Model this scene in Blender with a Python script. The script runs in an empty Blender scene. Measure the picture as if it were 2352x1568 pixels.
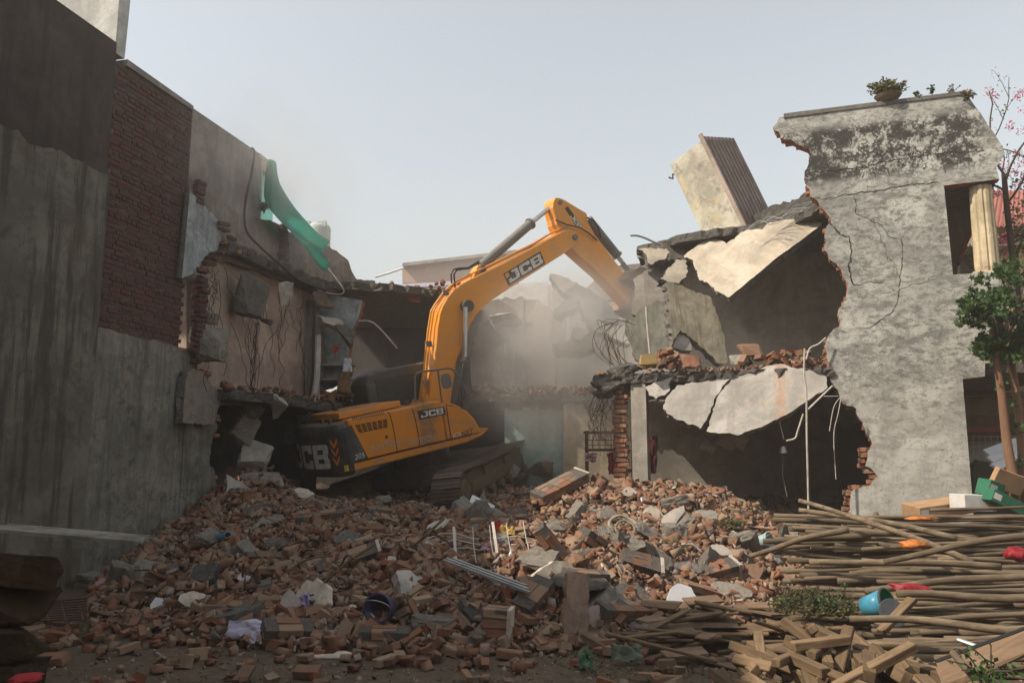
import bpy, bmesh, math, random
import numpy as np
from mathutils import Vector, Matrix, noise as mnoise
R = math.radians
sc = bpy.context.scene
# ------------------------------------------------------------------ camera
F, CU, CV, HC = 1829.0, 1176.0, 784.0, 1.7          # focal in units of a 2352 px wide frame
PIT = math.atan((1051 - CV) / F)
cam_d = bpy.data.cameras.new('camera'); cam = bpy.data.objects.new('camera', cam_d)
sc.collection.objects.link(cam); sc.camera = cam
cam_d.sensor_width = 36; cam_d.lens = F / 2352 * 36
cam_d.clip_start = 0.05; cam_d.clip_end = 3000
cam.location = (0, 0, HC); cam.rotation_euler = (math.pi/2 + PIT, 0, 0)
# ------------------------------------------------------------------ sky, sun, exposure
SA, SE = R(20), R(45)                                # heading the light travels, elevation
wd = bpy.data.worlds.new('World'); sc.world = wd; wd.use_nodes = True
wn = wd.node_tree.nodes; wl = wd.node_tree.links
bg = wn['Background']; sky = wn.new('ShaderNodeTexSky'); sky.sky_type = 'NISHITA'; sky.sun_disc = False
sky.sun_elevation = SE; sky.sun_rotation = math.atan2(-math.cos(SA), -math.sin(SA))
sky.air_density = 2.2; sky.dust_density = 1.8; sky.ozone_density = 4.5; sky.altitude = 100
hs = wn.new('ShaderNodeHueSaturation'); hs.inputs['Saturation'].default_value = .30      # dust greys the whole sky
wl.new(sky.outputs[0], hs.inputs['Color']); wl.new(hs.outputs[0], bg.inputs[0]); bg.inputs[1].default_value = 0.15
sun_d = bpy.data.lights.new('sun', 'SUN'); sun = bpy.data.objects.new('sun', sun_d); sc.collection.objects.link(sun)
sun_d.energy = 5.0; sun_d.angle = R(0.6); sun_d.color = (1.0, 0.90, 0.76)
LV = Vector((math.cos(SA)*math.cos(SE), math.sin(SA)*math.cos(SE), -math.sin(SE)))
sun.rotation_euler = LV.to_track_quat('-Z', 'Y').to_euler(); sun.location = (-20, -10, 30)
sc.view_settings.view_transform = 'Standard'; sc.view_settings.look = 'None'
sc.view_settings.gamma = 1; sc.view_settings.exposure = 0.25; sc.view_settings.use_curve_mapping = False
sc.render.engine = 'CYCLES'
cy = sc.cycles; cy.use_denoising = True; cy.denoising_input_passes = 'RGB_ALBEDO_NORMAL'; cy.denoising_prefilter = 'ACCURATE'; cy.use_adaptive_sampling = True; cy.adaptive_threshold = .02; cy.max_bounces = 6; cy.diffuse_bounces = 3; cy.glossy_bounces = 2
cy.transmission_bounces = 4; cy.volume_bounces = 1; cy.transparent_max_bounces = 8
# ------------------------------------------------------------------ geometry helpers
cp, sp = math.cos(PIT), math.sin(PIT)
C0 = np.array([0, 0, HC])
def ray(u, v):
    x = (u-CU)/F; y = -(v-CV)/F
    return np.array([x, cp-y*sp, sp+y*cp])
def at(u, v, Y):                                      # photo point at a real distance Y -> world point
    d = ray(u, v); return C0 + d*(Y/d[1])
def onpl(u, v, p, n):
    d = ray(u, v); return C0 + d*(np.dot(np.array(p)-C0, n)/np.dot(d, n))
class Frame:                                          # local x along, z up, y away from the viewer
    def __init__(s, o, ex, ez=(0, 0, 1)):
        s.o = np.array(o, float); s.ex = np.array(ex, float); s.ex /= np.linalg.norm(s.ex)
        ez = np.array(ez, float); ez -= s.ex*np.dot(s.ex, ez); s.ez = ez/np.linalg.norm(ez)
        s.ey = np.cross(s.ez, s.ex)
    def px(s, u, v, y=0.0):
        q = onpl(u, v, s.o+s.ey*y, s.ey)-s.o
        return (float(np.dot(q, s.ex)), float(np.dot(q, s.ez)))
    def w(s, x, y, z): return s.o+s.ex*x+s.ey*y+s.ez*z
    def mat(s):
        m = Matrix.Identity(4)
        for i, a in enumerate((s.ex, s.ey, s.ez)):
            for j in range(3): m[j][i] = float(a[j])
        for j in range(3): m[j][3] = float(s.o[j])
        return m
def three(a, b, c):                                   # frame through three world points: a->b is x, c lies up
    a, b, c = map(np.array, (a, b, c)); return Frame(a, b-a, c-a)
COL = sc.collection
def tag(o, label=None, cat=None, group=None, kind=None):
    for k, v in (('label', label), ('category', cat), ('group', group), ('kind', kind)):
        if v: o[k] = v
    return o
def mk(name, V, Fs, mat, parent=None, M=None, smooth=False, fm=None, label=None, cat=None, group=None, kind=None, local=False):
    """one mesh object. V in world coordinates (or in M's frame); origin goes to the base centre unless M or local."""
    V = np.asarray(V, float).reshape(-1, 3)
    me = bpy.data.meshes.new(name)
    off = np.zeros(3)
    if M is None and not local:
        off = np.array([(V[:, 0].min()+V[:, 0].max())/2, (V[:, 1].min()+V[:, 1].max())/2, V[:, 2].min()])
    me.from_pydata((V-off).tolist(), [], [list(map(int, f)) for f in Fs])
    mats = mat if isinstance(mat, (list, tuple)) else [mat]
    for m in mats: me.materials.append(m)
    if fm is not None: me.polygons.foreach_set('material_index', np.asarray(fm, np.int32))
    if smooth: me.polygons.foreach_set('use_smooth', np.ones(len(me.polygons), bool))
    me.update()
    o = bpy.data.objects.new(name, me); COL.objects.link(o)
    if M is not None: o.matrix_world = M
    else: o.location = off
    if parent is not None:
        o.parent = parent
        if not local: o.matrix_parent_inverse = Matrix.Identity(4); o.matrix_local = wm(parent).inverted() @ (M if M is not None else Matrix.Translation(off))
    return tag(o, label, cat, group, kind)
def wm(o):                                            # world matrix without a depsgraph update
    m = o.matrix_basis.copy()
    return m if o.parent is None else wm(o.parent) @ m
def empty(name, loc, label, cat, group=None, M=None):
    o = bpy.data.objects.new(name, None); COL.objects.link(o); o.empty_display_size = .1
    if M is not None: o.matrix_world = M
    else: o.location = loc
    return tag(o, label, cat, group)
def inst(name, me, M, parent=None, label=None, cat=None, group=None):
    o = bpy.data.objects.new(name, me); COL.objects.link(o)
    if parent is not None: o.parent = parent; o.matrix_local = wm(parent).inverted() @ M
    else: o.matrix_world = M
    return tag(o, label, cat, group)
class G:                                              # mesh collector
    def __init__(s): s.V = []; s.F = []; s.fm = []
    def add(s, V, Fs, m=0):
        n = len(s.V); s.V += [tuple(map(float, v)) for v in V]; s.F += [[i+n for i in f] for f in Fs]; s.fm += [m]*len(Fs); return s
    def box(s, lo, hi, m=0, M=None):
        x0, y0, z0 = lo; x1, y1, z1 = hi
        V = [(x0, y0, z0), (x1, y0, z0), (x1, y1, z0), (x0, y1, z0), (x0, y0, z1), (x1, y0, z1), (x1, y1, z1), (x0, y1, z1)]
        if M is not None: V = [tuple(M @ Vector(v)) for v in V]
        return s.add(V, [(0, 3, 2, 1), (4, 5, 6, 7), (0, 1, 5, 4), (1, 2, 6, 5), (2, 3, 7, 6), (3, 0, 4, 7)], m)
    def tube(s, P, r, n=6, m=0, cap=True):
        P = [Vector(p) for p in P]; rs = r if isinstance(r, (list, tuple)) else [r]*len(P); V = []; Fs = []
        up = Vector((0, 0, 1)); pa = None
        for i, p in enumerate(P):
            t = (P[min(i+1, len(P)-1)]-P[max(i-1, 0)]).normalized()
            a = t.cross(up) if pa is None else pa-t*pa.dot(t)
            if a.length < 1e-4: a = t.cross(Vector((1, 0, 0)))
            a.normalize(); b = t.cross(a); pa = a
            for k in range(n):
                g = 2*math.pi*k/n; V.append(tuple(p+(a*math.cos(g)+b*math.sin(g))*rs[i]))
        for i in range(len(P)-1):
            for k in range(n): Fs.append((i*n+k, i*n+(k+1) % n, (i+1)*n+(k+1) % n, (i+1)*n+k))
        if cap: Fs += [tuple(range(n))[::-1], tuple(range((len(P)-1)*n, len(P)*n))]
        return s.add(V, Fs, m)
    def prism(s, pts, y0, y1, m=0, ms=None, rows=1, rough=0.0, rng=None):
        """outline pts (x,z), counter-clockwise seen from -y; extruded from y0 to y1"""
        n = len(pts); V = []; Fs = []; base = len(s.V); ms = m if ms is None else ms
        for k in range(rows+1):
            y = y0+(y1-y0)*k/rows
            for (x, z) in pts:
                if 0 < k < rows or (k == rows and rough): j = [rng.uniform(-rough, rough) for _ in range(3)]
                else: j = (0, 0, 0)
                V.append((x+j[0], y+(j[1] if 0 < k < rows else 0), z+j[2]))
        caps = [list(range(n)), list(range(rows*n, (rows+1)*n))[::-1]]
        for k in range(rows):
            for i in range(n):
                j = (i+1) % n; Fs.append((k*n+j, k*n+i, (k+1)*n+i, (k+1)*n+j))
        s.add(V, caps, m); s.F += [[i+base for i in f] for f in Fs]; s.fm += [ms]*len(Fs); return s
    def lathe(s, prof, n=16, m=0, M=None, cap=True):
        V = []; Fs = []
        for (r, z) in prof:
            for k in range(n): V.append((r*math.cos(2*math.pi*k/n), r*math.sin(2*math.pi*k/n), z))
        for i in range(len(prof)-1):
            for k in range(n): Fs.append((i*n+k, i*n+(k+1) % n, (i+1)*n+(k+1) % n, (i+1)*n+k))
        if cap: Fs += [tuple(range(n))[::-1], tuple(range((len(prof)-1)*n, len(prof)*n))]
        if M is not None: V = [tuple(M @ Vector(v)) for v in V]
        return s.add(V, Fs, m)
    def mk(s, name, mat, parent=None, M=None, **k): return mk(name, s.V, s.F, mat, parent, M, fm=s.fm, **k)
def ccw(pts):
    a = sum(pts[i-1][0]*pts[i][1]-pts[i][0]*pts[i-1][1] for i in range(len(pts)))
    return pts if a > 0 else pts[::-1]
def rag(a, b, amp, step, rng):                        # broken line from a to b, without b
    L = math.hypot(b[0]-a[0], b[1]-a[1]); n = max(1, int(L/step)); out = [tuple(a)]
    nx, nz = -(b[1]-a[1])/(L+1e-9), (b[0]-a[0])/(L+1e-9); w = 0
    for i in range(1, n):
        t = (i+rng.uniform(-.35, .35))/n; w = .55*w+rng.uniform(-amp, amp); e = min(1, 4*t*(1-t)+.25)
        out.append((a[0]+(b[0]-a[0])*t+nx*w*e, a[1]+(b[1]-a[1])*t+nz*w*e))
    return out
def ragpoly(pts, rng, amp=.03, step=.06):
    """pts: (x,z) or (x,z,0): 0 marks an edge (to the next point) that stays straight"""
    out = []
    for i, p in enumerate(pts):
        q = pts[(i+1) % len(pts)]
        if len(p) > 2 and p[2] == 0: out.append((p[0], p[1]))
        else:
            am = p[2] if len(p) > 2 else amp
            out += rag(p[:2], q[:2], am, step, rng)
    return ccw(out)
def slab(name, frame, pts, thick, mat, seed=0, amp=.03, step=.06, rough=.02, rows=2, parent=None, **k):
    """ragged plate: photo points on the frame's plane (u,v[,amp]) -> solid piece"""
    rng = random.Random(seed)
    P = [frame.px(p[0], p[1])+tuple(p[2:]) for p in pts]
    return G().prism(ragpoly(P, rng, amp, step), 0, thick, 0, 1 if isinstance(mat, (list, tuple)) else 0, rows, rough, rng).mk(name, mat, parent, frame.mat(), **k)
def rock(seed, n=16, flat=1.0, sub=1, amp=.06):       # angular fragment within a unit box
    rng = random.Random(seed); bm = bmesh.new()
    for i in range(n): bm.verts.new([rng.choice((-.5, .5))*rng.uniform(.55, 1) if rng.random() < .75 else rng.uniform(-.45, .45) for _ in range(3)])
    r = bmesh.ops.convex_hull(bm, input=bm.verts[:])
    bmesh.ops.delete(bm, geom=[v for v in bm.verts if not v.link_faces], context='VERTS')
    if sub:
        bmesh.ops.subdivide_edges(bm, edges=bm.edges[:], cuts=sub, use_grid_fill=True)
        if sub > 1: bmesh.ops.triangulate(bm, faces=bm.faces[:]); bmesh.ops.subdivide_edges(bm, edges=bm.edges[:], cuts=1)
        for v in bm.verts: v.co += Vector(mnoise.noise_vector(v.co*3.1+Vector((seed*1.7, 0, 0))))*amp*.8+(Vector(mnoise.noise_vector(v.co*11+Vector((0, seed, 0))))*amp*.4 if sub > 1 else Vector())
    bmesh.ops.triangulate(bm, faces=bm.faces[:])
    bm.verts.index_update()
    V = np.array([v.co[:] for v in bm.verts]); Fs = [[v.index for v in f.verts] for f in bm.faces]; bm.free()
    return V, Fs
def brickshape(seed, dims=(.225, .108, .07), cut=1.0, bev=.008, jit=.004):
    rng = random.Random(seed); bm = bmesh.new(); bmesh.ops.create_cube(bm, size=1)
    for v in bm.verts: v.co = Vector((v.co.x*dims[0]*cut, v.co.y*dims[1], v.co.z*dims[2]))
    if cut < 1:
        for v in bm.verts:
            if v.co.x > 0: v.co.x += rng.uniform(-.3, .25)*dims[0]*cut; v.co.z += rng.uniform(-.01, .01)
    if seed % 3 == 1:                                  # knocked-off corner
        vs = list(bm.verts); v = vs[rng.randrange(8)]; v.co *= .72
    bmesh.ops.bevel(bm, geom=bm.edges[:], offset=bev, segments=1, affect='EDGES')
    for v in bm.verts: v.co += Vector([rng.uniform(-jit, jit) for _ in range(3)])
    bmesh.ops.triangulate(bm, faces=bm.faces[:]); bm.verts.index_update()
    V = np.array([v.co[:] for v in bm.verts]); Fs = [[v.index for v in f.verts] for f in bm.faces]; bm.free()
    return V, Fs
def rotm(rx, ry, rz):
    a, b, c = math.cos(rx), math.cos(ry), math.cos(rz); d, e, f = math.sin(rx), math.sin(ry), math.sin(rz)
    return np.array([[b*c, -a*f+d*e*c, d*f+a*e*c], [b*f, a*c+d*e*f, -d*c+a*e*f], [-e, d*b, a*b]])
def mesh_of(name, V, Fs, mat, smooth=False):
    me = bpy.data.meshes.new(name); me.from_pydata(np.asarray(V).tolist(), [], [list(map(int, f)) for f in Fs])
    for m in (mat if isinstance(mat, (list, tuple)) else [mat]): me.materials.append(m)
    if smooth: me.polygons.foreach_set('use_smooth', np.ones(len(me.polygons), bool))
    me.update(); return me
def scatter(name, variants, items, mat, **k):         # items: (variant, pos, rot3x3, scale); one joined mesh, triangles only
    Vs = []; Ts = []; n = 0
    for (vi, p, Rm, s) in items:
        V, Fs = variants[vi]; Vs.append((V*s) @ Rm.T+np.asarray(p)); Ts.append(np.asarray(Fs)+n); n += len(V)
    V = np.concatenate(Vs).astype(np.float32); T = np.concatenate(Ts).astype(np.int32)
    me = bpy.data.meshes.new(name); me.vertices.add(len(V)); me.vertices.foreach_set('co', V.ravel())
    me.loops.add(T.size); me.loops.foreach_set('vertex_index', T.ravel()); me.polygons.add(len(T))
    me.polygons.foreach_set('loop_start', np.arange(0, T.size, 3, dtype=np.int32)); me.polygons.foreach_set('loop_total', np.full(len(T), 3, np.int32))
    me.materials.append(mat); me.update(calc_edges=True); me.validate()
    o = bpy.data.objects.new(name, me); COL.objects.link(o)
    par = k.pop('parent', None)
    if par is not None: o.parent = par; o.matrix_local = wm(par).inverted()
    return tag(o, **k)
def M4(p, Rm, s=1.0):
    m = Matrix.Identity(4); ss = (s, s, s) if np.isscalar(s) else s
    for i in range(3):
        for j in range(3): m[i][j] = float(Rm[i][j])*ss[j]
        m[i][3] = float(p[i])
    return m
# ------------------------------------------------------------------ materials
class N:
    def __init__(s, name):
        s.m = bpy.data.materials.new(name); s.m.use_nodes = True; s.t = s.m.node_tree; s.b = s.t.nodes['Principled BSDF']
        s.co = s.t.nodes.new('ShaderNodeTexCoord').outputs['Object']; s.b.inputs['Specular IOR Level'].default_value = .25
    def n(s, typ, **k):
        x = s.t.nodes.new('ShaderNode'+typ)
        for a, b in k.items(): setattr(x, a, b)
        return x
    def l(s, a, b): s.t.links.new(a, b)
    def v(s, a):                                       # scaled coords
        mp = s.n('Mapping'); mp.inputs['Scale'].default_value = a; s.l(s.co, mp.inputs[0]); return mp.outputs[0]
    def noise(s, scale, detail=6, rough=.6, dist=0, sc3=None, off=0):
        x = s.n('TexNoise'); x.inputs['Scale'].default_value = scale; x.inputs['Detail'].default_value = detail
        x.inputs['Roughness'].default_value = rough; x.inputs['Distortion'].default_value = dist
        if sc3 or off:
            mp = s.n('Mapping'); mp.inputs['Scale'].default_value = sc3 or (1, 1, 1); mp.inputs['Location'].default_value = (off, off*.7, off*1.3); s.l(s.co, mp.inputs[0]); s.l(mp.outputs[0], x.inputs['Vector'])
        else: s.l(s.co, x.inputs['Vector'])
        return x.outputs['Fac']
    def ramp(s, src, a, b, ca=0.0, cb=1.0):
        x = s.n('MapRange'); x.inputs[1].default_value = a; x.inputs[2].default_value = b; x.inputs[3].default_value = ca; x.inputs[4].default_value = cb; x.interpolation_type = 'SMOOTHSTEP'
        s.l(src, x.inputs[0]); return x.outputs[0]
    def mix(s, f, a, b, mode='MIX'):
        x = s.n('Mix', data_type='RGBA', blend_type=mode)
        if isinstance(f, (int, float)): x.inputs[0].default_value = f
        else: s.l(f, x.inputs[0])
        for i, c in ((6, a), (7, b)):
            if isinstance(c, (tuple, list)): x.inputs[i].default_value = tuple(c)+(1,)*(4-len(c))
            else: s.l(c, x.inputs[i])
        return x.outputs[2]
    def math(s, op, a, b):
        x = s.n('Math', operation=op)
        for i, c in enumerate((a, b)):
            if isinstance(c, (int, float)): x.inputs[i].default_value = c
            else: s.l(c, x.inputs[i])
        return x.outputs[0]
    def sep(s, src=None):
        x = s.n('SeparateXYZ'); s.l(src or s.co, x.inputs[0]); return x.outputs
    def upness(s):
        g = s.n('NewGeometry'); return s.sep(g.outputs['Normal'])[2]
    def island(s):
        g = s.n('NewGeometry'); o = s.n('ObjectInfo'); a = s.math('ADD', g.outputs['Random Per Island'], o.outputs['Random'])
        return s.math('FRACT', a, 0)
    def bump(s, src, strength=.4, dist=.01):
        x = s.n('Bump'); x.inputs['Strength'].default_value = strength; x.inputs['Distance'].default_value = dist; s.l(src, x.inputs['Height']); s.l(x.outputs[0], s.b.inputs['Normal'])
    def out(s, col, rough=.9, metal=0):
        if isinstance(col, (tuple, list)): s.b.inputs['Base Color'].default_value = tuple(col)+(1,)*(4-len(col))
        else: s.l(col, s.b.inputs['Base Color'])
        if isinstance(rough, (int, float)): s.b.inputs['Roughness'].default_value = rough
        else: s.l(rough, s.b.inputs['Roughness'])
        s.b.inputs['Metallic'].default_value = metal; return s.m
def plaster(name, c, dark, stain=None, k=1.0, amt=.5, streak=.5, bump=.35, stripe=None):
    s = N(name); a = s.noise(1.1*k, 9, .7, .5); b = s.noise(4.5*k, 10, .75, .4, off=3.3); d = s.noise(2.2*k, 7, .65, .1, (3.5, 3.5, .3), off=7); e = s.noise(16, 10, .82, .3, off=9); h = s.noise(1.9*k, 7, .7, .5, (.7, .7, 3), off=17)
    col = s.mix(s.ramp(a, .36, .64), [min(1, x*1.12) for x in c], [x*.62 for x in c])
    col = s.mix(s.math('MULTIPLY', s.ramp(h, .5, .66), .35), col, [x*.7 for x in c])
    col = s.mix(s.math('MULTIPLY', s.ramp(b, .50, .64), amt), col, dark)
    col = s.mix(s.math('MULTIPLY', s.ramp(d, .48, .62), streak), col, dark)
    if stain: col = s.mix(s.math('MULTIPLY', s.ramp(s.noise(1.7*k, 8, .72, .8, off=11), .54, .63), .65), col, stain)
    if stripe:                                         # one rust run at local x
        x = s.sep()[0]; w = s.math('ABSOLUTE', s.math('SUBTRACT', s.math('ADD', x, s.math('MULTIPLY', s.math('SUBTRACT', b, .5), .12)), stripe[0]), 0); col = s.mix(s.math('MULTIPLY', s.ramp(w, stripe[1], 0.0), s.ramp(b, .35, .6, .15, .7)), col, (.40, .21, .11))
    col = s.mix(s.math('MULTIPLY', s.ramp(e, .54, .66), .38), col, [x*.45 for x in c]); col = s.mix(s.math('MULTIPLY', s.ramp(e, .44, .34), .25), col, [min(1, x*1.35) for x in c])
    f = s.noise(60, 6, .75); s.bump(s.math('ADD', s.math('MULTIPLY', f, .35), s.math('ADD', s.math('MULTIPLY', e, .5), b)), bump*1.6, .025); return s.out(col, .93)
def rough_conc(name, c, c2, bump=.9, scale=9):
    s = N(name); a = s.noise(scale, 10, .75, .3); b = s.noise(scale*3.7, 8, .75, off=5)
    col = s.mix(s.ramp(a, .3, .7), c, c2); col = s.mix(s.math('MULTIPLY', s.ramp(b, .5, .66), .5), col, [x*.5 for x in c2])
    c_ = s.noise(scale*.35, 7, .7, .5, off=8); col = s.mix(s.math('MULTIPLY', s.ramp(c_, .48, .6), .5), col, [x*.55 for x in c]); s.bump(s.math('ADD', a, s.math('MULTIPLY', b, .6)), bump*1.4, .06); return s.out(col, .95)
def brickm(name, cols, dust, damt=.55, top=0.):
    s = N(name); r = s.island(); cr = s.n('ValToRGB'); cr.color_ramp.interpolation = 'LINEAR'; e = cr.color_ramp.elements
    e[0].color = cols[0]+(1,); e[0].position = 0; e[1].color = cols[-1]+(1,); e[1].position = 1
    for i, c in enumerate(cols[1:-1]): x = e.new((i+1)/(len(cols)-1)); x.color = c+(1,)
    s.l(r, cr.inputs[0]); a = s.noise(7, 8, .7, .3); b = s.noise(45, 6, .7, off=2)
    col = s.mix(s.math('MULTIPLY', s.ramp(a, .42, .68), damt), cr.outputs[0], dust)
    if top: col = s.mix(s.math('MULTIPLY', s.math('MULTIPLY', s.ramp(s.upness(), .25, .9), s.ramp(b, .25, .6)), top), col, dust)
    col = s.mix(s.math('MULTIPLY', s.ramp(b, .55, .7), .35), col, (.06, .035, .025))
    s.bump(s.math('ADD', a, b), .6, .012); return s.out(col, .95)
def plain(name, c, rough=.6, metal=0, var=.25, scale=6, bump=0):
    s = N(name); a = s.noise(scale, 6, .65, .3); col = s.mix(s.ramp(a, .35, .7), c, [x*(1-var) for x in c])
    if bump: s.bump(s.noise(scale*6, 5), bump, .01)
    return s.out(col, rough, metal)
def dusty(name, c, dust=(.36, .29, .22), amt=.5, rough=.45, spec=.4, scale=2.5):
    s = N(name); a = s.noise(scale, 9, .7, .5); b = s.noise(scale*9, 6, .7, off=4); up = s.ramp(s.upness(), .2, .95)
    k = s.math('ADD', s.math('MULTIPLY', s.ramp(a, .42, .75), amt), s.math('MULTIPLY', up, amt*.7))
    col = s.mix(s.math('MINIMUM', k, .9), c, dust); col = s.mix(s.math('MULTIPLY', s.ramp(b, .66, .74), .55), col, (.05, .035, .025))
    s.b.inputs['Specular IOR Level'].default_value = spec; return s.out(col, s.math('ADD', s.math('MULTIPLY', k, .4), rough))
def woodm(name, c, c2, axis=0, dark=(.08, .05, .03)):
    s = N(name); sc3 = [9, 9, 9]; sc3[axis] = 1.0; a = s.noise(2.0, 7, .65, .6, tuple(sc3)); b = s.noise(7, 6, .7, .3, off=3); r = s.island()
    col = s.mix(s.ramp(a, .36, .64), c, c2); col = s.mix(s.math('MULTIPLY', r, .65), col, [x*.5 for x in c2]); col = s.mix(s.math('MULTIPLY', s.ramp(s.noise(2.4, 6, .7, .5, off=21), .5, .62), .45), col, [x*.5 for x in c]); col = s.mix(s.math('MULTIPLY', s.ramp(b, .58, .75), .6), col, dark)
    s.bump(a, .35, .006); return s.out(col, .85)
m_ground = N('dirt'); _a = m_ground.noise(.9, 9, .7, .3); _b = m_ground.noise(14, 9, .75, off=3)
m_ground.bump(m_ground.math('ADD', _a, m_ground.math('MULTIPLY', _b, .5)), .8, .06)
m_ground = m_ground.out(m_ground.mix(m_ground.ramp(_b, .3, .7), m_ground.mix(m_ground.ramp(_a, .3, .7), (.17, .12, .075), (.12, .085, .055)), (.075, .053, .036)), .95)
m_heap = rough_conc('rubble_dust', (.15, .10, .07), (.075, .048, .034), .9, 8)
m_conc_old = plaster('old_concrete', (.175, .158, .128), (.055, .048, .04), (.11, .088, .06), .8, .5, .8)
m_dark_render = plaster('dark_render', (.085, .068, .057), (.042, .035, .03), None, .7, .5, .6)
m_pl_low = plaster('stained_plaster', (.235, .222, .18), (.07, .066, .058), (.17, .135, .09), 1.2, .75, .45)
m_pl_grey = plaster('grey_plaster', (.31, .275, .24), (.17, .14, .115), None, 1.0, .5, .5)
m_pl_parap = plaster('parapet_plaster', (.24, .20, .165), (.11, .085, .07), (.30, .27, .23), 1.5, .6, .4)
m_pl_blue = plaster('pale_blue_plaster', (.36, .39, .40), (.14, .13, .125), None, 2.0, .7, .3)
m_pl_pink = plaster('pink_plaster', (.46, .36, .295), (.30, .225, .18), None, 1.0, .35, .3)
m_pl_white = plaster('white_plaster', (.62, .60, .56), (.40, .37, .33), None, 1.0, .3, .2)
m_pl_cream = plaster('cream_wall', (.55, .46, .33), (.33, .26, .19), None, 1.0, .3, .4)
m_turq = plaster('turquoise_paint', (.36, .52, .49), (.40, .37, .31), (.30, .34, .30), 1.2, .35, .4)
m_dark_in = plaster('room_shade_plaster', (.06, .05, .043), (.032, .027, .023), None, 1.2, .5, .4)  # near-black base colour stands in for the shade inside the rooms
m_grey_in = plaster('inside_grey_plaster', (.42, .38, .32), (.28, .25, .21), None, 1.0, .4, .3)
m_slabface = plaster('ceiling_plaster', (.46, .395, .31), (.33, .255, .18), (.52, .40, .30), .9, .35, .35, .3)
m_slabgrey = plaster('grey_ceiling_plaster', (.43, .395, .35), (.26, .23, .20), (.46, .38, .31), 1.1, .4, .3, .5, (-2.55, .13))
m_yel = plaster('yellowed_plaster', (.50, .44, .31), (.22, .18, .12), (.30, .24, .15), 1.8, .6, .6)
m_mossy = plaster('mossy_concrete', (.20, .195, .16), (.09, .085, .07), None, 2.0, .6, .4)
m_br = rough_conc('broken_concrete', (.30, .275, .245), (.17, .15, .13))
m_brd = rough_conc('broken_concrete_dark', (.20, .18, .155), (.10, .088, .075))
m_chunk = rough_conc('concrete_chunk', (.36, .32, .27), (.22, .19, .155), .7, 6)
BC = [(r_*1.12, g_, b_*.85) for r_, g_, b_ in [(.15, .05, .026), (.19, .085, .055), (.10, .045, .034), (.25, .165, .12), (.19, .072, .042), (.085, .05, .04), (.24, .195, .155), (.16, .072, .048), (.28, .235, .19), (.21, .105, .07)]]
m_brick = brickm('brick', BC, (.215, .145, .09), .5, .45)
m_brickr = brickm('fresh_broken_brick', [(.27, .085, .042), (.31, .12, .06), (.22, .085, .05), (.25, .15, .10)], (.30, .235, .175), .65)
m_brickw = brickm('wall_brick', [(.10, .044, .032), (.125, .052, .036), (.08, .044, .036), (.115, .062, .047)], (.10, .08, .068), .55)
m_mortar = rough_conc('mortar', (.19, .165, .14), (.12, .10, .085), .7, 14)
m_wood = woodm('pale_timber', (.235, .155, .085), (.115, .073, .04), 0)
m_wood_dk = woodm('dark_timber', (.16, .10, .06), (.09, .055, .035), 0)
m_ply = woodm('plywood', (.24, .155, .095), (.15, .095, .058), 0)
m_pole = woodm('peeled_pole', (.235, .175, .112), (.115, .082, .052), 0)
m_cable = plain('black_cable', (.03, .027, .025), .7)
m_rebar = plain('rusty_rebar', (.11, .065, .045), .8, .3)
m_steel = plain('dull_steel', (.42, .42, .41), .45, .7)
m_pvc = plain('white_pvc', (.50, .44, .38), .6, 0, .4)
m_white = plain('white_tile', (.70, .70, .71), .35, 0, .08)
# ------------------------------------------------------------------ ground
mk('ground', [(-400, -60, 0), (400, -60, 0), (400, 900, 0), (-400, 900, 0)], [(0, 1, 2, 3)], m_ground, kind='structure')
def interp(x, xs, ys): return float(np.interp(x, xs, ys))
def heap_h(x, y):
    yf = interp(x, [-6.5, -5.5, -4.6, -3.4, -2, 0, 1.4, 2.4, 3.2, 4.5, 6], [12.2, 10.8, 8.9, 7.8, 7.35, 7.2, 7.8, 8.6, 9.2, 10.2, 11.5])
    t = y-yf
    if t <= 0: return -.25
    h = .92*(1-math.exp(-t/2.6))
    h += .50*math.exp(-((x-2.2)/1.7)**2-((y-13.0)/1.5)**2)+.16*math.exp(-((x-.3)/1.3)**2-((y-9.6)/1.2)**2)
    h += .65*math.exp(-((x+5.1)/.75)**2-((y-14.9)/1.5)**2)+.2*math.exp(-((x+4.4)/1.2)**2-((y-14.6)/1.8)**2)
    h -= .46*math.exp(-((x+.8)/1.2)**2-((y-14.9)/1.3)**2)+.25*math.exp(-((x+3.2)/1.2)**2-((y-15.6)/1.6)**2)
    h -= .30*math.exp(-((x-5.4)/1.5)**2-((y-12)/2)**2)
    h += (.20*mnoise.noise(Vector((x*.8, y*.8, 1.3)))+.13*mnoise.noise(Vector((x*2.2, y*2.2, 4)))+.05*mnoise.noise(Vector((x*5, y*5, 9))))*min(1, t/1.2)
    return h
hx = np.arange(-7.5, 7.6, .12); hy = np.arange(6.8, 22.1, .12)
HV = [(x, y, heap_h(x, y)+.03*mnoise.noise(Vector((x*7, y*7, 0)))) for y in hy for x in hx]; nx_ = len(hx)
HF = [(j*nx_+i, j*nx_+i+1, (j+1)*nx_+i+1, (j+1)*nx_+i) for j in range(len(hy)-1) for i in range(nx_-1)]
HF = [f for f in HF if max(HV[i][2] for i in f) > -.2]
mk('rubble_mound', HV, HF, m_heap, kind='structure', smooth=True)
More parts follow.
